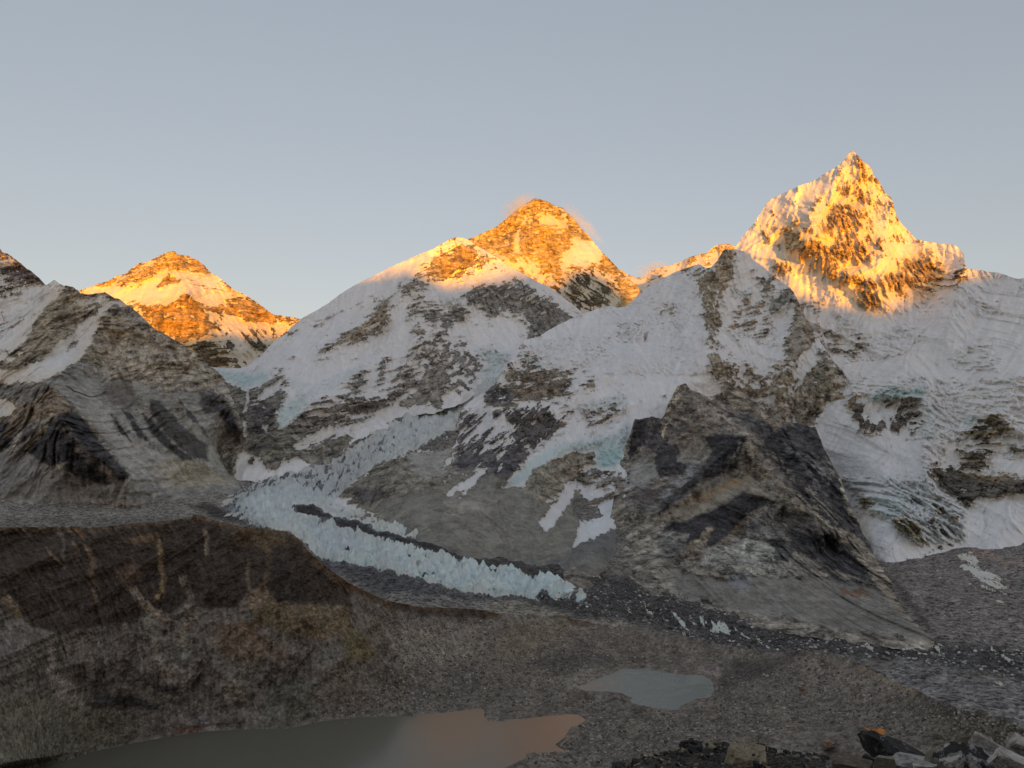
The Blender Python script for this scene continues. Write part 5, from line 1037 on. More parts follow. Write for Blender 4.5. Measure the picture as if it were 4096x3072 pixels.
UMB = dict(col=UMBER, f=10, rag=10)
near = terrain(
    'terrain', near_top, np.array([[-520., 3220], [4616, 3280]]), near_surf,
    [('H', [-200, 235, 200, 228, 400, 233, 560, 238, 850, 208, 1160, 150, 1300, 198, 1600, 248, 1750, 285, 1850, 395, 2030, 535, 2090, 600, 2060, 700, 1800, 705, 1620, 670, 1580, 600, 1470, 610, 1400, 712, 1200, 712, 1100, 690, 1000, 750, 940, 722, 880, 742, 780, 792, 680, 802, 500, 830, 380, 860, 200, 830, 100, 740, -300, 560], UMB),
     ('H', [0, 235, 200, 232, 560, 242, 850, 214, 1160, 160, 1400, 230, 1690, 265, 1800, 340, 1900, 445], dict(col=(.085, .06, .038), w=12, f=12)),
     ('H', [1380, 260, 1560, 260, 1780, 300, 1800, 340, 1640, 340, 1520, 370, 1400, 320], dict(col=(.085, .06, .035), f=18, rag=18, k=.7)),
     ('H', [680, 480, 820, 440, 840, 520, 760, 580, 700, 560], dict(col=(.085, .058, .042), f=16)), ('H', [760, 300, 900, 280, 920, 330, 800, 340], dict(col=(.09, .062, .04), f=14)),
     ('H', [930, 280, 955, 370, 950, 450, 970, 560, 935, 650], dict(col=(.17, .12, .065), w=9, f=8, k=.85)),
     ('H', [1080, 540, 1100, 590, 1125, 650, 1110, 720, 1140, 760, 1080, 880], dict(col=(.15, .125, .095), w=14, f=9, k=.85)),
     ('H', [785, 605, 840, 670, 900, 730, 980, 770], dict(col=(.165, .135, .105), w=16, f=8)), ('H', [860, 730, 880, 820, 930, 940], dict(col=(.13, .115, .09), w=14, f=12, k=.7)),
     ('H', [515, 350, 550, 430, 540, 530, 565, 600, 560, 690], dict(col=(.125, .09, .06), w=10, f=9, k=.8)), ('H', [-40, 500, 0, 580, 40, 660, 105, 750], dict(col=(.155, .12, .085), w=18, f=9)),
     ('H', [1560, 310, 1590, 420, 1570, 540, 1555, 610], dict(col=(.13, .085, .045), w=9, f=8, k=.8)), ('H', [1470, 420, 1460, 520, 1475, 610], dict(col=(.11, .085, .06), w=6, f=8, k=.7)),
     ('H', [362, 270, 378, 330, 370, 420, 382, 470], dict(col=(.12, .10, .08), w=6, f=7, k=.8)), ('H', [1208, 250, 1222, 300, 1218, 390], dict(col=(.17, .14, .105), w=6, f=5, k=.8)),
     ('H', [270, 350, 300, 395, 360, 440], dict(col=(.12, .085, .055), w=6, f=6, k=.8)), ('H', [430, 320, 470, 365], dict(col=(.12, .085, .055), w=6, f=5, k=.8)), ('H', [455, 255, 490, 300], dict(col=(.13, .075, .04), w=7, f=6)),
     ('H', [1640, 430, 1640, 520, 1720, 640], dict(col=(.03, .027, .024), w=50, f=30, k=.7)),
     ('H', [1470, 620, 1560, 590, 1620, 690, 1650, 780, 1560, 760, 1440, 700], dict(col=(.15, .115, .08), f=12)),
     ('H', [1580, 610, 1640, 680, 2060, 710, 2100, 860, 1900, 900, 1700, 860, 1500, 800], dict(col=(.125, .10, .065), f=14)),
     # rocky lower face
     ('H', [1270, 800, 1500, 790, 1610, 950, 1580, 1010, 1450, 1020, 1350, 1000, 1260, 920], dict(col=(.125, .085, .055), f=22, k=.7)),
     ('H', [1300, 1160, 1450, 1140, 1460, 1250, 1330, 1260], dict(col=(.13, .108, .075), f=20, k=.7)), ('H', [1580, 920, 1700, 940, 1690, 1060, 1600, 1040], dict(col=(.11, .082, .06), f=20, k=.7)),
     ('H', [1780, 1060, 1950, 1060, 1900, 1120, 1800, 1120], dict(col=(.11, .085, .068), f=18, k=.7)),
     ('H', [1050, 900, 1120, 850, 1110, 1020, 1050, 1010], dict(col=(.155, .145, .12), f=14)), ('H', [730, 800, 790, 860, 740, 900], dict(col=(.17, .155, .12), f=12, k=.7)),
     ('H', [920, 950, 980, 1040, 1060, 1060, 1175, 1155, 1100, 1182, 970, 1150, 900, 1000], dict(col=(.175, .15, .125), f=7)),
     ('H', [300, 900, 340, 1110, 400, 1150, 440, 1160, 510, 1290, 542, 1270, 510, 1360, 330, 1230, 280, 1100], dict(col=(.18, .155, .135), f=7)),
     ('H', [-100, 820, 80, 880, 200, 950, 100, 1040, -100, 1000], dict(col=(.125, .112, .10), f=16)),
     ('H', [0, 1280, 300, 1240, 550, 1320, 750, 1340, 900, 1480, 600, 1580, 200, 1659, -200, 1659, -200, 1400], dict(col=(.12, .108, .084), f=18)),
     ('H', [540, 1190, 800, 1230, 1000, 1320, 900, 1330, 560, 1270], dict(col=(.05, .047, .047), f=12, k=.8)), ('H', [900, 1180, 1060, 1180, 1050, 1215, 930, 1210], dict(col=(.04, .037, .035), f=8)),
     ('H', [1040, 1300, 1200, 1340, 1280, 1430, 1160, 1440, 1080, 1400], dict(col=(.16, .148, .14), f=14)), ('H', [1020, 1420, 1220, 1420, 1160, 1450, 1030, 1450], dict(col=(.15, .09, .065), f=8)),
     ('H', [1600, 1130, 1800, 1150, 1900, 1340, 1700, 1400, 1540, 1380], dict(col=(.105, .10, .078), f=16)), ('H', [1860, 1330, 1960, 1330, 1940, 1370, 1840, 1370], dict(col=(.2, .18, .16), f=8)),
     # crest path and moraine
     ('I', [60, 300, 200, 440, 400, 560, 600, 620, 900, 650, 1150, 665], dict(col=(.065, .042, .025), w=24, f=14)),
     ('I', [400, 590, 700, 680, 1000, 700, 1150, 690, 1050, 660, 700, 640, 480, 600], dict(col=(.05, .042, .036), f=10, k=.8)),
     ('I', [500, 750, 1100, 740, 1200, 900, 900, 980, 600, 1000, 480, 900], dict(col=(.155, .138, .112), f=20)),
     ('I', [300, 660, 480, 680, 500, 800, 600, 1050, 660, 1180, 420, 1260, 200, 1280, 120, 1100, 280, 900, 330, 780], dict(col=(.115, .10, .08), f=18)),
     ('I', [240, 780, 350, 760, 450, 900, 380, 960, 270, 930], dict(col=(.105, .085, .05), f=14)),
     ('I', [1520, 690, 1600, 675, 1740, 730, 1640, 740], dict(col=(.07, .05, .035), f=8)),
     ('I', [1240, 720, 1560, 700, 1640, 780, 1400, 900, 1300, 1000, 1100, 860], dict(col=(.125, .108, .08), f=16)),
     ('I', [1460, 1050, 1700, 980, 1900, 970, 1800, 1040, 1600, 1110], dict(col=(.15, .135, .112), f=12)),
     ('I', [1300, 960, 1700, 860, 1900, 960, 1500, 1020], dict(col=(.085, .076, .066), f=16)),
     ('J', [500, 960, 800, 910, 950, 905, 800, 960, 700, 1040, 500, 1100, 400, 1080], dict(col=(.07, .06, .054), f=18)),
     ('J', [290, 985, 440, 985, 420, 1030, 330, 1030], dict(col=(.17, .14, .13), f=10)),
     ('J', [860, 940, 1150, 960, 1300, 1000, 1560, 1150, 1300, 1200, 1000, 1150, 900, 1050], dict(col=(.14, .122, .105), f=18)),
     ('J', [1240, 960, 1400, 1050, 1580, 1150], dict(col=(.15, .122, .088), w=18, f=12)),
     ('J', [1580, 1160, 1900, 1230, 2212, 1340, 2212, 1420, 1900, 1340, 1700, 1260], dict(col=(.07, .062, .05), f=14)),
     ('J', [1900, 1270, 2212, 1390, 2212, 1581, 1900, 1500, 1700, 1400], dict(col=(.10, .092, .07), f=20))],
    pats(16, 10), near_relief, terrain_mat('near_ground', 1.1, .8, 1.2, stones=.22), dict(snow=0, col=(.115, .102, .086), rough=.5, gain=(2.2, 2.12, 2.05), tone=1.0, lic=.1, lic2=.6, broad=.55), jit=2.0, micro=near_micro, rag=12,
    lakes=[(*LAKE, Z_LAKE, 6), (*POND, Z_POND, 4), (*GLINT1, Z_G, 1.5), (*GLINT2, Z_G, 1.5)], backslope=.55, dx=3.4,
    label='dark brown hillside and bouldery moraine sloping to the small lakes')

# ------------------------------------------------------------------ water
def water_mat(name, col, rough, ice=False):
    m, nt, b = new_mat(name)
    tc = nt.nodes.new('ShaderNodeTexCoord')
    b.inputs['Base Color'].default_value = (*col, 1)
    b.inputs['Roughness'].default_value = rough
    b.inputs['IOR'].default_value = 1.33
    b.inputs['Specular IOR Level'].default_value = 0.5
    if ice:
        n = noise_n(nt, tc.outputs['Object'], 0.016, 3, 0.5, 1.5)
        mr = nd(nt, 'ShaderNodeMapRange'); nt.links.new(n, mr.inputs[0]); mr.inputs[1].default_value = .44; mr.inputs[2].default_value = .62
        nt.links.new(mix_c(nt, mr.outputs[0], col, tuple(v * 1.6 for v in col)), b.inputs['Base Color'])
        nt.links.new(math_n(nt, 'ADD', math_n(nt, 'MULTIPLY', mr.outputs[0], .3), rough), b.inputs['Roughness'])
    n = noise_n(nt, tc.outputs['Object'], 0.6, 3, 0.5)
    bp = nt.nodes.new('ShaderNodeBump'); bp.inputs['Strength'].default_value = .25; bp.inputs['Distance'].default_value = .05
    nt.links.new(n, bp.inputs['Height']); nt.links.new(bp.outputs[0], b.inputs['Normal'])
    return m

def water(name, outline, zrel, mat, label, grow):
    p = U(outline[0], outline[1], False)
    X, Y, Z = ray(p[:, 0], p[:, 1])
    t = zrel / Z
    q = np.stack([X * t, Y * t], 1)
    c = q.mean(0)
    # offset outline outwards so the shore itself cuts the water
    n = len(q)
    e = np.roll(q, -1, 0) - np.roll(q, 1, 0)
    e /= np.linalg.norm(e, axis=1, keepdims=True) + 1e-9
    area = 0.5 * np.sum(q[:, 0] * np.roll(q[:, 1], -1) - np.roll(q[:, 0], -1) * q[:, 1])
    out = np.stack([e[:, 1], -e[:, 0]], 1) * (1 if area > 0 else -1)
    q = q + out * grow
    bm = bmesh.new()
    vs = [bm.verts.new((a, b, CAM_Z + zrel)) for a, b in q]
    f = bm.faces.new(vs)
    bmesh.ops.triangulate(bm, faces=[f])
    bm.normal_update()
    for f in bm.faces:
        if f.normal.z < 0: f.normal_flip()
    me = bpy.data.meshes.new(name); bm.to_mesh(me); bm.free()
    me.materials.append(mat)
    o = bpy.data.objects.new(name, me); COL.objects.link(o)
    return tag(o, label, None, None, 'structure')

water('lake', LAKE, Z_LAKE, water_mat('silty_water', (.17, .158, .12), .2), 'large silty lake under the dark hillside, brown where it mirrors the lit peak', 7)
water('pond', POND, Z_POND, water_mat('frozen_pond', (.17, .18, .155), .22, True), 'grey half frozen pond with pale ice swirls on the moraine', 5)
glint = water_mat('still_water', (.03, .03, .03), .02)
water('pond', GLINT1, Z_G, glint, 'small orange puddle mirroring the sunlit peak, behind the black boulder', 1.5)
water('pond', GLINT2, Z_G, glint, 'tiny triangular orange puddle left of the black boulder', 1.5)

# ------------------------------------------------------------------ mountain behind the viewer: its crest throws the evening shadow
QB = -16000.0
def crest(c, zf, x, y):
    """height above the lake that the shadowing crest needs so that the sunset line falls on this spot"""
    u = U(zf, [x, y])[0]
    k = np.argmin((c.px - u[0]) ** 2 + (c.py - u[1]) ** 2)
    x, y, z = c.X.ravel()[k], c.Y.ravel()[k], c.Z.ravel()[k]
    return x * LY - y * LX, z + (x * LX + y * LY - QB) * math.tan(SUN_EL)
CREST = [crest(*a) for a in ((left_peak, 'A', 1150, 720), (left_peak, 'A', 1500, 680), (shoulder, 'B', 1000, 600), (shoulder, 'B', 1300, 710), (shoulder, 'B', 1550, 650),
                             (main_peak, 'B', 1890, 730), (main_peak, 'B', 2050, 610), (main_peak, 'B', 2180, 610),
                             (right_peak, 'C', 1250, 1000), (right_peak, 'C', 1500, 1060), (right_peak, 'C', 1750, 1090), (right_peak, 'C', 2000, 940), (right_peak, 'D', 1640, 260), (right_peak, 'D', 1900, 250))]
CREST.sort()
cs = np.array([a for a, b in CREST]); ch = np.array([b for a, b in CREST])
for a, b in CREST: print('CREST', int(a), int(b))
print('tips', [tuple(int(v) for v in crest(*a)) for a in ((left_mtn, 'A', 400, 470), (left_mtn, 'A', 100, 330), (left_mtn, 'A', 650, 440), (spur, 'C', 790, 715), (spur, 'C', 1100, 880), (far_ridge, 'C', 300, 920), (right_peak, 'C', 930, 700))])
ss = np.arange(-9000, 9001, 40.0)
hh = np.interp(ss, cs, ch)
hh += fbm(ss / 300, ss * 0, 4, 401, .5) * 45
vv = np.concatenate([np.linspace(-5000, -1600, 9), np.linspace(-1200, -30, 14), [0], np.linspace(30, 1200, 14), np.linspace(1600, 5000, 9)])
SG, VG = np.meshgrid(ss, vv)
fall = np.abs(VG) * .75
ZG = np.maximum(hh[None, :] - fall, 60 - np.abs(VG) * .01) + fbm(SG / 300, VG / 300, 5, 405, .55, True) * np.minimum(np.abs(VG) * .25, 160)
q_ = QB + VG
XG, YG = SG * LY + q_ * LX, -SG * LX + q_ * LY
VV = np.stack([XG, YG, ZG], -1).reshape(-1, 3)
idx = np.arange(VV.shape[0], dtype=np.int32).reshape(SG.shape)
FF = np.stack([idx[:-1, :-1], idx[:-1, 1:], idx[1:, 1:], idx[1:, :-1]], -1).reshape(-1, 4)
sn = np.clip((ZG - 700 + fbm(SG / 90, VG / 90, 4, 409) * 500) / 400, 0, 1).ravel()
o = mesh_obj('mountain', VV, FF, M_mid, True, {'DirtShade': ('FLOAT', np.ones(len(VV))), 'Rock': ('FLOAT_COLOR', np.tile(np.array([.2, .18, .15, 1.0]), (len(VV), 1))), 'Snow': ('FLOAT', sn), 'Ice': ('FLOAT', sn * 0)})
tag(o, 'snowy mountain crest behind the viewpoint that throws the evening shadow', None, None, 'structure')

# hillside under the viewpoint, reaching down to the lakes
ax = np.linspace(-math.pi, math.pi, 181)
rr = np.concatenate([[0, 1.2, 2.5, 4, 6, 9], np.geomspace(13, 1150, 34)])
AG, RG = np.meshgrid(ax, rr)
XH, YH = RG * np.sin(AG), RG * np.cos(AG)
fwd = np.clip(np.cos(AG), -1, 1)
drop = np.where(fwd > -.2, np.maximum(.52 + .06 * fbm(AG * 3, RG / 200, 3, 501), .5) * RG, .10 * RG)
ZH = CAM_Z - 1.7 - drop * sstep(-.6, .3, fwd) - .08 * RG * (1 - sstep(-.6, .3, fwd)) + fbm(XH / 30, YH / 30, 4, 505) * np.minimum(RG * .04, 5)
ZH = np.maximum(ZH, -12 - RG * .002)
VH = np.stack([XH, YH, ZH], -1).reshape(-1, 3)
idx = np.arange(VH.shape[0], dtype=np.int32).reshape(AG.shape)
FH = np.stack([idx[:-1, :-1], idx[1:, :-1], idx[1:, 1:], idx[:-1, 1:]], -1).reshape(-1, 4)
o = mesh_obj('hillside', VH, FH, terrain_mat('hillside_rubble', .5, 1.5, 1.0), True, {'Rock': ('FLOAT_COLOR', np.tile(np.array([.11, .10, .085, 1.0]), (len(VH), 1))), 'Snow': ('FLOAT', np.zeros(len(VH))), 'Ice': ('FLOAT', np.zeros(len(VH)))})
tag(o, 'steep stony hillside under the viewpoint', None, None, 'structure')
# ground sheet under everything, out to the horizon
gv = np.array([[-40000, -40000, -30], [40000, -40000, -30], [40000, 40000, -30], [-40000, 40000, -30]], np.float32)
o = mesh_obj('ground', gv, np.array([[0, 1, 2, 3]]), terrain_mat('plain_ground', 8, 1, 1), True, {'Rock': ('FLOAT_COLOR', np.tile(np.array([.13, .12, .10, 1.0]), (4, 1))), 'Snow': ('FLOAT', np.zeros(4)), 'Ice': ('FLOAT', np.zeros(4))})
tag(o, 'ground sheet reaching the horizon below the mountains', None, None, 'structure')
print('TRIS', sum(len(o.data.polygons) * 2 for o in bpy.data.objects if o.type == 'MESH'))
# ------------------------------------------------------------------ loose things: ice pinnacles, boulders, foreground rocks, clouds
rnd = random.Random(11)

def sample(c, zf, poly, n, rs):
    """random spots of a terrain sheet inside an outline -> indices"""
    p = U(zf, poly)
    sel = np.where((c.px > p[:, 0].min()) & (c.px < p[:, 0].max()) & (c.py > p[:, 1].min()) & (c.py < p[:, 1].max()))[0]
    sd = seg_dist(c.px[sel], c.py[sel], p, True)
    sel = sel[sd > 2]
    return rs.choice(sel, min(n, len(sel)), replace=False)

def spot(c, zf, x, y):
    u = U(zf, [x, y], False)[0]
    k = np.argmin((c.px - u[0]) ** 2 + (c.py - u[1]) ** 2)
    return float(c.X[k]), float(c.Y[k]), float(c.Z[k])

def link(name, me, loc, rot, scale, label=None, cat=None, group=None):
    o = bpy.data.objects.new(name, me)
    o.location = loc; o.rotation_euler = rot; o.scale = scale
    COL.objects.link(o)
    return tag(o, label, cat, group)

# --- ice pinnacles
def ice_mat():
    m, nt, b = new_mat('glacier_ice')
    tc = nt.nodes.new('ShaderNodeTexCoord')
    geo = nt.nodes.new('ShaderNodeNewGeometry')
    n = noise_n(nt, geo.outputs['Position'], .12, 4, .6)
    mr = nd(nt, 'ShaderNodeMapRange'); nt.links.new(n, mr.inputs[0]); mr.inputs[1].default_value = .35; mr.inputs[2].default_value = .7
    nt.links.new(mix_c(nt, mr.outputs[0], (.60, .76, .76), (.85, .90, .90)), b.inputs['Base Color'])
    b.inputs['Roughness'].default_value = .6
    n2 = noise_n(nt, geo.outputs['Position'], .35, 4, .6)
    bp = nt.nodes.new('ShaderNodeBump'); bp.inputs['Strength'].default_value = .7; bp.inputs['Distance'].default_value = 2.0
    nt.links.new(n2, bp.inputs['Height']); nt.links.new(bp.outputs[0], b.inputs['Normal'])
    return m
ICE = ice_mat()

def pinnacle_mesh(seed):
    r = random.Random(seed)
    ns, nrg = 9, 6
    vs, fs = [], []
    lean = (r.uniform(-.25, .25), r.uniform(-.25, .25))
    ph = [r.uniform(.65, 1.25) for _ in range(ns)]
    shoulder = r.uniform(.35, .7)
    for k in range(nrg):
        t = k / (nrg - 1)
        rad = (1 - t) ** r.uniform(.6, .9) if t < 1 else 0
        for i in range(ns):
            a = 2 * math.pi * i / ns
            q = rad * ph[i] * r.uniform(.82, 1.18)
            z = t * (1.0 if k == nrg - 1 else (1 if math.cos(a - 1) > 0 else shoulder + .3 * r.random()))
            vs.append((math.cos(a) * q + lean[0] * t, math.sin(a) * q * .62 + lean[1] * t, z - .25 if k == 0 else z))
    for k in range(nrg - 1):
        for i in range(ns):
            j = (i + 1) % ns
            fs.append((k * ns + i, k * ns + j, (k + 1) * ns + j, (k + 1) * ns + i))
    me = bpy.data.meshes.new('ice_pinnacle')
    me.from_pydata(vs, [], fs); me.update()
    me.materials.append(ICE)
    return me
PIN = [pinnacle_mesh(100 + i) for i in range(10)]
rs = np.random.RandomState(3)
FRONT = ('N', [640, 480, 780, 470, 900, 500, 1100, 560, 1300, 600, 1420, 640, 1540, 645, 1640, 668, 1740, 702, 1830, 716, 1880, 722, 1960, 745, 2005, 772, 2020, 800, 1985, 832, 1900, 842, 1870, 818, 1745, 806, 1600, 796, 1480, 798, 1300, 790, 1180, 770, 1040, 740, 1000, 700, 930, 672, 700, 610, 500, 600, 400, 560, 480, 500])
picks = list(sample(valley, *FRONT, 225, rs)) + list(sample(valley, 'N', [360, 255, 500, 268, 620, 318, 720, 345, 800, 358, 900, 386, 1000, 418, 1060, 445, 980, 434, 880, 414, 800, 390, 680, 366, 560, 305], 60, rs))
GRP = 'ice pinnacles of the glacier tongue'
for n, k in enumerate(picks):
    x, y, z = float(valley.X[k]), float(valley.Y[k]), float(valley.Z[k])
    far = n >= 225
    big = 1 + max(0, (valley.px[k] - 1350) / 800)
    w = rnd.uniform(6, 12) * (.75 if far else big)
    h = rnd.uniform(5, 12) * (.8 if far else big)
    link('ice_pinnacle', PIN[n % 10], (x, y, z - 6), (0, 0, rnd.uniform(-.7, .7) + .5), (w, w, h + 6),
         'pale blue ice pinnacle rising out of the narrow strip of ice along the far moraine' if far else 'pale blue ice pinnacle crowded among others in the white glacier tongue', 'ice pinnacle', 'ice pinnacles of the far ice strip' if far else GRP)
x, y, z = spot(valley, 'N', 2080, 846)
link('ice_pinnacle', PIN[3], (x, y, z - 3), (0, 0, .4), (13, 13, 26), 'lone rounded ice fin standing apart at the right tip of the glacier tongue', 'ice pinnacle', GRP)
x, y, z = spot(valley, 'N', 1222, 484)
link('ice_pinnacle', PIN[6], (x, y, z - 3), (0, 0, .2), (16, 12, 15), 'small lone white ice tooth on the dark moraine band above the tongue', 'ice pinnacle', GRP)

# --- boulders
def rock_mat(name, cols, scale, contrast=1.0, lichen=None, lich_lo=.5, lich_hi=.58):
    m, nt, b = new_mat(name)
    tc = nt.nodes.new('ShaderNodeTexCoord'); oi = nt.nodes.new('ShaderNodeObjectInfo')
    geo = nt.nodes.new('ShaderNodeNewGeometry')
    v = geo.outputs['Position']
    n1, n2 = noise_n(nt, v, scale, 6, .65), noise_n(nt, v, scale * 5, 4, .6)
    c = mix_c(nt, oi.outputs['Random'], cols[0], cols[1])
    k = math_n(nt, 'ADD', 1.0, math_n(nt, 'MULTIPLY', math_n(nt, 'SUBTRACT', math_n(nt, 'ADD', n1, n2), 1.0), 1.8 * contrast))
    k = math_n(nt, 'MAXIMUM', k, .25)
    kc = nt.nodes.new('ShaderNodeCombineColor')
    for i in range(3): nt.links.new(k, kc.inputs[i])
    c = mix_c(nt, 1.0, c, kc.outputs[0], 'MULTIPLY')
    if lichen:
        n3 = noise_n(nt, v, scale * 1.6, 6, .7, .6)
        mr = nd(nt, 'ShaderNodeMapRange'); nt.links.new(n3, mr.inputs[0]); mr.inputs[1].default_value = lich_lo; mr.inputs[2].default_value = lich_hi
        c = mix_c(nt, mr.outputs[0], c, lichen)
    nt.links.new(c, b.inputs['Base Color'])
    b.inputs['Roughness'].default_value = .88
    bp = nt.nodes.new('ShaderNodeBump'); bp.inputs['Strength'].default_value = .8; bp.inputs['Distance'].default_value = .25 / scale
    nt.links.new(math_n(nt, 'ADD', n1, math_n(nt, 'MULTIPLY', n2, .5)), bp.inputs['Height']); nt.links.new(bp.outputs[0], b.inputs['Normal'])
    return m

def rock_mesh(name, seed, mat, sub=2, cuts=9, rough=.06, smooth=False):
    """a block: sphere sliced by random planes, then worn"""
    r = random.Random(seed)
    bm = bmesh.new()
    bmesh.ops.create_icosphere(bm, subdivisions=sub, radius=1.0)
    planes = []
    jit_ = lambda: r.gauss(0, .22)
    for ax_ in ((1, 0, 0), (-1, 0, 0), (0, 1, 0), (0, -1, 0), (0, 0, 1), (0, 0, -1)):
        planes.append((Vector((ax_[0] + jit_(), ax_[1] + jit_(), ax_[2] + jit_())).normalized(), r.uniform(.40, .6)))
    for _ in range(max(1, cuts - 5)):
        planes.append((Vector((r.gauss(0, 1), r.gauss(0, 1), r.gauss(0, 1))).normalized(), r.uniform(.5, .72)))
    off = (r.uniform(0, 90), r.uniform(0, 90))
    for v in bm.verts:
        for d, h in planes:
            s = v.co.dot(d) - h
            if s > 0: v.co -= d * s * .985
        q = v.co * 2.3
        v.co *= 1 + rough * float(gnoise(q.x + off[0] + q.z, q.y + off[1] - q.z * .7)) * 1.5 + rough * .6 * float(gnoise(q.x * 3 + off[1], q.y * 3 + q.z * 3))
    me = bpy.data.meshes.new(name); bm.to_mesh(me); bm.free()
    if smooth: me.polygons.foreach_set('use_smooth', np.ones(len(me.polygons), bool))
    me.materials.append(mat)
    return me

B_PALE = rock_mat('boulder_granite', ((.34, .31, .26), (.24, .215, .18)), .5)
B_BROWN = rock_mat('boulder_brown', ((.20, .155, .115), (.15, .12, .095)), .5)
BM = [rock_mesh('boulder', 30 + i, B_PALE if i % 4 else B_BROWN, 2, 8) for i in range(12)]
SHORE = [('I', [560, 1000, 1100, 900, 1700, 1000, 1560, 1090, 1580, 1150, 1900, 1200, 2150, 1270, 2212, 1260, 2212, 1560, 1900, 1560, 1620, 1480, 1720, 1300, 1640, 1240, 1100, 1220, 600, 1260], 120),
         ('J', [160, 1260, 560, 1120, 900, 960, 1300, 1020, 1600, 1180, 2000, 1320, 1900, 1400, 1400, 1330, 1260, 1300, 900, 1360, 300, 1380, 0, 1400], 130),
         ('I', [380, 620, 620, 700, 1300, 720, 1600, 760, 1500, 980, 700, 1000, 480, 860], 50)]
for zf, poly, n in SHORE:
    for k in sample(near, zf, poly, n, rs):
        s = rnd.uniform(1.1, 2.4) * (1.5 if rnd.random() < .12 else 1)
        i = rnd.randrange(12)
        link('boulder', BM[i], (float(near.X[k]), float(near.Y[k]), float(near.Z[k]) + s * .15), (rnd.uniform(-.4, .4), rnd.uniform(-.4, .4), rnd.uniform(0, 6.3)), (s * rnd.uniform(.9, 1.4), s, s * rnd.uniform(.6, .95)),
             'brown boulder among the moraine rubble' if i % 4 == 0 else 'pale grey boulder among the moraine rubble', 'boulder', 'brown boulders strewn over the moraine' if i % 4 == 0 else 'pale boulders strewn over the moraine')
B_RUST = rock_mat('boulder_rust', ((.20, .085, .045), (.16, .07, .04)), .4)
B_BLACK = rock_mat('boulder_black', ((.045, .042, .04), (.035, .033, .032)), .4)
def named(c, zf, x, y, s, sq, mat, seed, label):
    p = spot(c, zf, x, y)
    link('boulder', rock_mesh('boulder', seed, mat, 2, 9), (p[0], p[1], p[2] + s * sq * .25), (.1, .05, rnd.uniform(0, 6)), (s, s * .8, s * sq), label, 'boulder', 'boulders that stand out')
named(near, 'J', 908, 1132, 6.2, .55, B_RUST, 61, 'rust red boulder on the brown slope right of the grey pond')
named(near, 'I', 565, 925, 5.2, .8, rock_mat('boulder_dark_brown', ((.10, .065, .05), (.09, .06, .05)), .4), 62, 'dark brown wedge shaped boulder alone on the scree above the lake')
named(near, 'I', 1482, 912, 5.0, .6, B_PALE, 63, 'largest pale boulder on the moraine bank above the lake')
named(near, 'I', 2025, 985, 4.2, .7, B_BROWN, 64, 'brown square boulder at the far shore of the grey pond')
named(near, 'I', 618, 1240, 4.6, .9, B_PALE, 65, 'upright pale boulder at the lake edge under the scree')
named(near, 'I', 660, 1205, 5.0, .6, B_PALE, 68, 'broad pale boulder just above the lake edge')
named(valley, 'J', 968, 640, 9.5, .9, B_BLACK, 66, 'black boulder lying alone on the grey apron under the buttress')
X, Y, Z = ray(*U('I', [270, 1319], False)[0]); t_ = (Z_LAKE + .4) / Z
link('boulder', rock_mesh('boulder', 67, B_PALE, 2, 7), (X * t_, Y * t_, CAM_Z + Z_LAKE + .6), (0, 0, .3), (4.6, 2.6, 1.9), 'pale flat block standing in the lake water near its far shore', 'boulder', 'boulders that stand out')

# --- rubble: thousands of stones nobody could count
def rubble(name, c, regions, size, seed, cols, label):
    rs_ = np.random.RandomState(seed)
    bm = bmesh.new(); bmesh.ops.create_icosphere(bm, subdivisions=1, radius=1)
    bv = np.array([v.co[:] for v in bm.verts], np.float32)
    bf = np.array([[v.index for v in f.verts] for f in bm.faces], np.int32); bm.free()
    keep = bf
    ks = np.concatenate([sample(c, zf, poly, n, rs_) for zf, poly, n in regions])
    n = len(ks)
    P = np.stack([c.X[ks], c.Y[ks], c.Z[ks]], 1) + rs_.normal(0, .4, (n, 3)) * (1, 1, .1)
    sc = size * (.5 + rs_.rand(n, 1) ** 3 * 1.8) * (.7 + .6 * rs_.rand(n, 3)) * (1, 1, .75)
    a = rs_.rand(n) * 6.28
    ca, sa = np.cos(a)[:, None], np.sin(a)[:, None]
    v = bv[None] * (1 + .35 * (rs_.rand(n, len(bv), 1) - .5))
    v = v * sc[:, None, :]
    v = np.stack([v[..., 0] * ca - v[..., 1] * sa, v[..., 0] * sa + v[..., 1] * ca, v[..., 2]], -1) + P[:, None, :]
    F = (keep[None] + (np.arange(n) * len(bv))[:, None, None]).reshape(-1, 3)
    lum = (.35 + 1.5 * rs_.rand(n, 1) ** 1.6)
    mixr = rs_.rand(n, 1)
    col = (np.array(cols[0]) * mixr + np.array(cols[1]) * (1 - mixr)) * lum
    col = np.concatenate([np.repeat(col, len(bv), 0), np.ones((n * len(bv), 1))], 1)
    o = mesh_obj(name, v.reshape(-1, 3), F, RUBBLE_M, False, {'Rock': ('FLOAT_COLOR', col)})
    tag(o, label, None, None, 'stuff')
def rubble_mat():
    m, nt, b = new_mat('loose_stones')
    at = nd(nt, 'ShaderNodeAttribute', attribute_name='Rock')
    nt.links.new(at.outputs['Color'], b.inputs['Base Color']); b.inputs['Roughness'].default_value = .9
    return m
RUBBLE_M = rubble_mat()
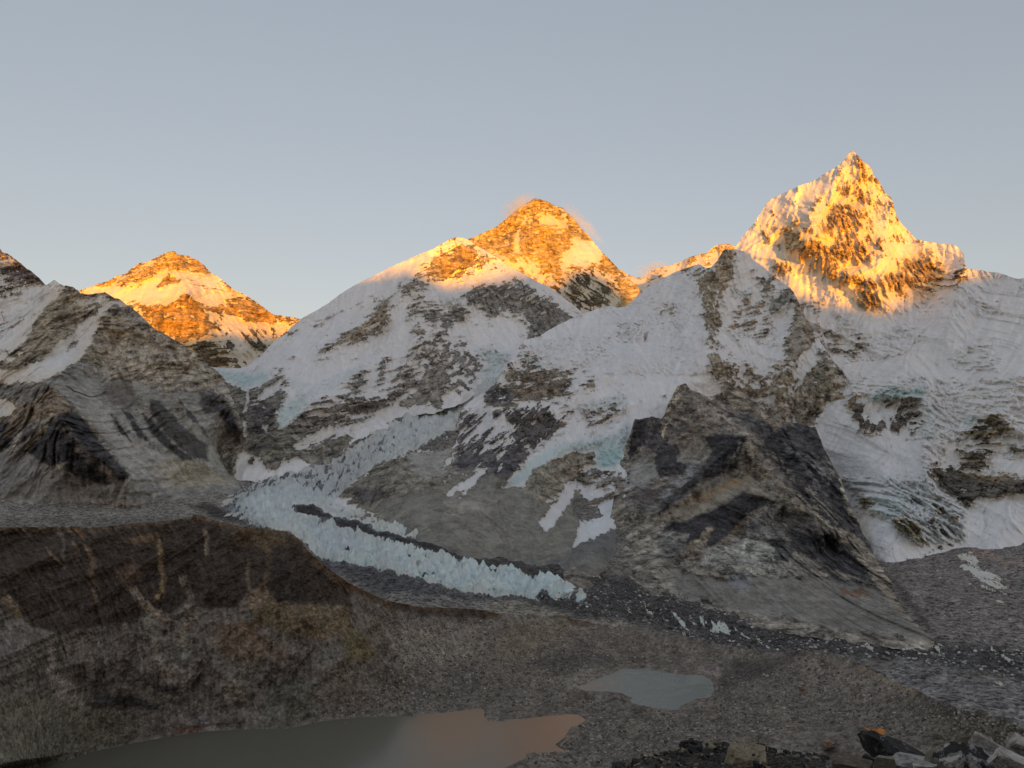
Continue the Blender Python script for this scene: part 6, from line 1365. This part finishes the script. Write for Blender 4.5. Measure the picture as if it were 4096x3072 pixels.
rubble('rubble', near, [('I', [100, 1290, 560, 980, 1100, 880, 1700, 960, 1560, 1090, 1600, 1150, 1930, 1190, 2212, 1260, 2212, 1580, 1200, 1580, 1480, 1490, 1600, 1400, 1700, 1290, 1640, 1240, 1080, 1215, 600, 1262], 5200),
                        ('J', [0, 1250, 200, 1240, 400, 1130, 420, 1050, 700, 1000, 900, 930, 1300, 1000, 1600, 1170, 2212, 1400, 2212, 1560, 1500, 1400, 1260, 1300, 0, 1500], 5600),
                        ('I', [350, 610, 700, 680, 1500, 710, 2000, 780, 2212, 840, 2212, 960, 1700, 960, 600, 980, 480, 860], 2600)],
       .95, 21, ((.34, .30, .25), (.21, .18, .15)), 'loose grey and brown stones covering the near moraine')

rubble('glacier_rubble', valley, [('J', [-700, 560, 0, 480, 400, 610, 760, 690, 1300, 770, 1700, 840, 2212, 970, 2212, 1180, 1900, 1030, 1500, 940, 700, 910, 0, 760], 2600), ('J', [1300, 330, 2212, 260, 2212, 880, 1700, 820, 1450, 480], 900)],
       1.7, 23, ((.46, .45, .43), (.2, .19, .17)), 'pale and dark stones scattered over the debris covered glacier')

# --- foreground: rocky edge of the viewpoint
KN_TOP = chain(('K', [120, 1010, 200, 985, 300, 960, 400, 915, 560, 880, 700, 850, 800, 790, 900, 775, 1060, 770, 1250, 790, 1450, 810, 1700, 840, 1950, 880, 2212, 910]),
               ('L', [300, 960, 500, 970, 700, 940, 900, 950, 1100, 990, 1300, 990, 1500, 960, 1800, 920, 2000, 890, 2212, 870]), ('U', [4300, 3030, 4616, 3020]))
knoll = terrain('hillside', KN_TOP, np.array([[2000., 3420], [4616, 3420]]),
                ctrl(('K', 'd', [120, 1010, 26, 900, 775, 28, 1700, 840, 26, 1000, 980, 22, 2100, 980, 21]), ('L', 'd', [700, 930, 21, 1300, 990, 16, 2000, 880, 13, 1000, 985, 15]), ('U', 'd', [2500, 3420, 15, 3300, 3420, 13, 4200, 3420, 8, 4400, 2970, 12])),
                [], pats(.8), lambda c: .35 * fbm(c.px / 60, c.py / 40, 4, 601, .6) , terrain_mat('foreground_soil', .035, 1.4, 1.0, stones=.4),
                dict(snow=0, col=(.055, .05, .045), tone=1.0, gain=(1, 1, 1)), jit=3, xlim=(2300, 4500), dx=6, backslope=.75, label='stony edge of the viewpoint in the near foreground')
rubble('foreground_rubble', knoll, [('K', [100, 960, 900, 780, 1700, 840, 2300, 900, 2300, 1100, 100, 1100], 1600)], .03, 33, ((.05, .047, .043), (.15, .13, .10)), 'small dark stones between the foreground rocks')
F_BLACK = rock_mat('black_lichen_rock', ((.028, .027, .027), (.04, .038, .036)), 2.6, 1.2, (.24, .24, .24), .56, .66)
F_DARK = rock_mat('dark_schist', ((.03, .029, .028), (.055, .05, .045)), 3.0, 1.3, (.22, .2, .17), .62, .70)
F_TAN = rock_mat('tan_rock', ((.27, .215, .14), (.24, .19, .125)), 2.0, 1.1, (.05, .045, .04), .60, .68)
F_OLIVE = rock_mat('olive_rock', ((.20, .18, .135), (.21, .185, .13)), 2.0, .9, (.07, .06, .05), .62, .72)
F_PALE = rock_mat('pale_gneiss', ((.40, .37, .325), (.36, .33, .29)), 1.8, 1.2, (.12, .108, .092), .48, .62)
F_PIED = rock_mat('black_and_white_gneiss', ((.032, .03, .03), (.032, .03, .03)), 1.5, 1.0, (.45, .42, .38), .50, .58)
F_BROWN = rock_mat('brown_rock', ((.13, .105, .075), (.12, .1, .075)), 2.0, 1.1, (.05, .045, .04), .6, .7)

def fg(zf, x0, y0, x1, y1, dist, mat, seed, label, tilt=0.0, depth=.8, cuts=8, cat='rock', spin=None, rough=.05):
    (ua, va), (ub, vb_) = U(zf, [x0, y0, x1, y1], False)
    cx_, cy_ = (ua + ub) / 2, (va + vb_) / 2
    X, Y, Z = ray(cx_, cy_)
    k = dist / math.hypot(X, Y)
    w, h = (ub - ua) / FPX * k / 2, (vb_ - va) / FPX * k / 2
    az = math.atan2(X, Y)
    me = rock_mesh('rock', seed, mat, 4, cuts, rough)
    co = np.empty(len(me.vertices) * 3, np.float32); me.vertices.foreach_get('co', co); co = co.reshape(-1, 3)
    if spin is not None:
        c_, s_ = math.cos(spin), math.sin(spin)
        co = np.stack([co[:, 0] * c_ - co[:, 2] * s_, co[:, 1], co[:, 0] * s_ + co[:, 2] * c_], 1)
    # fill the box exactly, then turn to face the valley and tilt
    lo, hi = co.min(0), co.max(0)
    co = (co - (lo + hi) / 2) / ((hi - lo) / 2)
    co *= (w, max(w, h) * depth, h)
    if tilt:
        L = math.hypot(w, h)
        c_, s_ = math.cos(tilt), math.sin(tilt)
        co = np.stack([co[:, 0] * c_ + co[:, 2] * s_, co[:, 1], -co[:, 0] * s_ + co[:, 2] * c_], 1)
    me.vertices.foreach_set('co', co.astype(np.float32).ravel()); me.update()
    return link('rock', me, (X * k, Y * k, Z * k + CAM_Z), (0, 0, -az), (1, 1, 1), label, cat, 'rocks at the near edge of the viewpoint')

fg('L', 585, 640, 905, 900, 21, F_BLACK, 701, 'black boulder with grey lichen standing in front of the orange puddle', cuts=10, rough=.09)
fg('L', 800, 790, 1290, 900, 20, F_BLACK, 702, 'long low black slab sloping away right of the lichen boulder', tilt=.28)
fg('L', 725, 862, 950, 1040, 15.5, F_OLIVE, 703, 'olive tan angular block at the bottom edge below the lichen boulder', cuts=6, rough=.03)
fg('L', 330, 895, 715, 1060, 16, F_BROWN, 704, 'broad brown slab at the bottom edge left of the olive block', cuts=7)
fg('L', 900, 868, 1270, 1000, 16.5, rock_mat('mottled_grey_rock', ((.35, .33, .3), (.35, .33, .3)), 2.2, 1.1, (.05, .047, .045), .52, .6), 705, 'mottled grey and black rock right of the olive block')
fg('L', 1120, 938, 1375, 1050, 14, F_PALE, 706, 'small whitish rock at the bottom edge beside the olive wedge')
fg('L', 1225, 815, 1435, 1050, 14.5, F_OLIVE, 707, 'olive brown wedge leaning against the black and white slab', cuts=6, tilt=-.2)
fg('L', 1380, 800, 2050, 1080, 12, F_PIED, 708, 'large black and white streaked slab slanting to the lower right corner', tilt=.34, cuts=7, depth=.5)
fg('L', 1700, 760, 2260, 960, 13.5, F_PALE, 709, 'long pale slab slanting behind the black and white slab', tilt=.45, cuts=7, depth=.5)
fg('L', 2060, 700, 2400, 900, 13, F_PALE, 710, 'pale slab cut by the right picture edge', tilt=.4, cuts=7)
fg('L', 1900, 860, 2350, 1080, 11, F_PALE, 711, 'pale block in the bottom right corner with an ochre stain', tilt=.3, cuts=7)
fg('L', 1515, 655, 1700, 800, 24, F_BROWN, 712, 'rounded brown boulder behind the black and white slab', cuts=5)
fg('L', 1310, 640, 1400, 715, 34, F_OLIVE, 713, 'small olive boulder on the slope right of the orange puddle', cuts=5)
fg('L', 615, 855, 735, 960, 17, F_BLACK, 714, 'small lichen spotted rock tucked under the lichen boulder')
fg('K', 1225, 795, 1640, 1040, 23, F_TAN, 715, 'tan cracked slab standing in the dark rubble heap', cuts=6, rough=.03)
fg('K', 785, 700, 905, 850, 27, F_DARK, 716, 'tallest black block on the left crest of the dark rubble heap', cuts=8)
fg('K', 1340, 725, 1470, 850, 25, F_BLACK, 717, 'pale streaked black rock behind the tan cracked slab')
fg('K', 1500, 925, 1600, 1030, 20, F_PIED, 718, 'small white speckled stone in front of the tan cracked slab')
for i in range(300):
    x = rnd.uniform(170, 2250)
    top = float(np.interp(x, [170, 300, 400, 560, 700, 800, 900, 1060, 1300, 1500, 1700, 1950, 2250], [985, 930, 885, 850, 820, 740, 720, 720, 755, 765, 790, 835, 870]))
    y = top + abs(rnd.gauss(0, 1)) * 90 + 12
    if y > 1020: continue
    s = (14 + 44 * rnd.random() ** 2) * (1.25 if y > 900 else 1)
    light = (380 < x < 720 and y > 880 and rnd.random() < .75) or rnd.random() < .12
    fgm = F_TAN if light else (F_DARK if rnd.random() < .75 else F_BLACK)
    d = 28 - (y - top) / 40
    fg('K', x - s, y - s * rnd.uniform(.45, .8), x + s, y + s * .6, d, fgm, 800 + i, 'tan stone lying in the dark rubble heap in the foreground' if light else 'dark angular stone of the rubble heap in the foreground', cuts=9, tilt=rnd.uniform(-.5, .5))
    COL.objects[-1]['group'] = 'tan stones of the rubble heap' if light else 'dark stones of the rubble heap'

for i in range(80):
    x = rnd.uniform(250, 2150); y = rnd.uniform(905, 1010) - max(0, (x - 1300)) * .08
    s = 14 + 42 * rnd.random() ** 2
    pale = rnd.random() < .45
    fg('L', x - s, y - s * rnd.uniform(.4, .7), x + s, y + s * .6, 19.5 - 4 * (x / 2212) - (y - 900) / 60, F_PALE if pale else F_BROWN, 1200 + i, 'small pale stone wedged between the slabs at the lower right' if pale else 'small brown stone wedged between the slabs at the lower right', cuts=9, tilt=rnd.uniform(-.5, .5))
    COL.objects[-1]['group'] = 'pale stones between the slabs' if pale else 'brown stones between the slabs'

# --- wisps of cloud on the crests
def cloud(label, zf, x, y, dist, rx, ry, rz, tilt, dens, seed):
    u = U(zf, [x, y], False)[0]
    X, Y, Z = ray(*u); k = dist / math.hypot(X, Y)
    bm = bmesh.new(); bmesh.ops.create_icosphere(bm, subdivisions=3, radius=1)
    for v in bm.verts: v.co *= 1 + .12 * float(gnoise(v.co.x * 2 + seed, v.co.y * 2 + v.co.z))
    me = bpy.data.meshes.new('cloud'); bm.to_mesh(me); bm.free()
    m = bpy.data.materials.new('cloud_vapour'); m.use_nodes = True
    nt = m.node_tree; nt.nodes.clear()
    out = nt.nodes.new('ShaderNodeOutputMaterial'); pv = nt.nodes.new('ShaderNodeVolumePrincipled')
    pv.inputs['Color'].default_value = (.97, .97, .97, 1); pv.inputs['Anisotropy'].default_value = .1
    tc = nt.nodes.new('ShaderNodeTexCoord')
    ln = nt.nodes.new('ShaderNodeVectorMath'); ln.operation = 'LENGTH'; nt.links.new(tc.outputs['Object'], ln.inputs[0])
    fall = nd(nt, 'ShaderNodeMapRange', interpolation_type='SMOOTHSTEP'); nt.links.new(ln.outputs['Value'], fall.inputs[0])
    fall.inputs[1].default_value = .95; fall.inputs[2].default_value = 0.05
    n = noise_n(nt, tc.outputs['Object'], 2.2, 4, .6)
    mr = nd(nt, 'ShaderNodeMapRange'); nt.links.new(n, mr.inputs[0]); mr.inputs[1].default_value = .38; mr.inputs[2].default_value = .68
    nt.links.new(math_n(nt, 'MULTIPLY', math_n(nt, 'MULTIPLY', fall.outputs[0], mr.outputs[0]), dens), pv.inputs['Density'])
    nt.links.new(pv.outputs[0], out.inputs['Volume'])
    me.materials.append(m)
    o = link('cloud', me, (X * k, Y * k, Z * k + CAM_Z), (0, tilt, -math.atan2(X, Y)), (rx, ry, rz), label, 'cloud', 'cloud wisps on the crests')
cloud('faint pink cloud wisp trailing left of the pyramid summit', 'B', 1690, 200, 9050, 330, 200, 170, -.55, .013, 1)
cloud('thin pink cloud veil along the right crest of the pyramid peak', 'B', 2100, 300, 8850, 480, 150, 110, .85, .010, 5)
cloud('small pink cloud puff above the sunlit gap ridge', 'C', 320, 825, 9250, 280, 180, 100, -.25, .012, 9)
S.cycles.volume_step_rate = 2.0
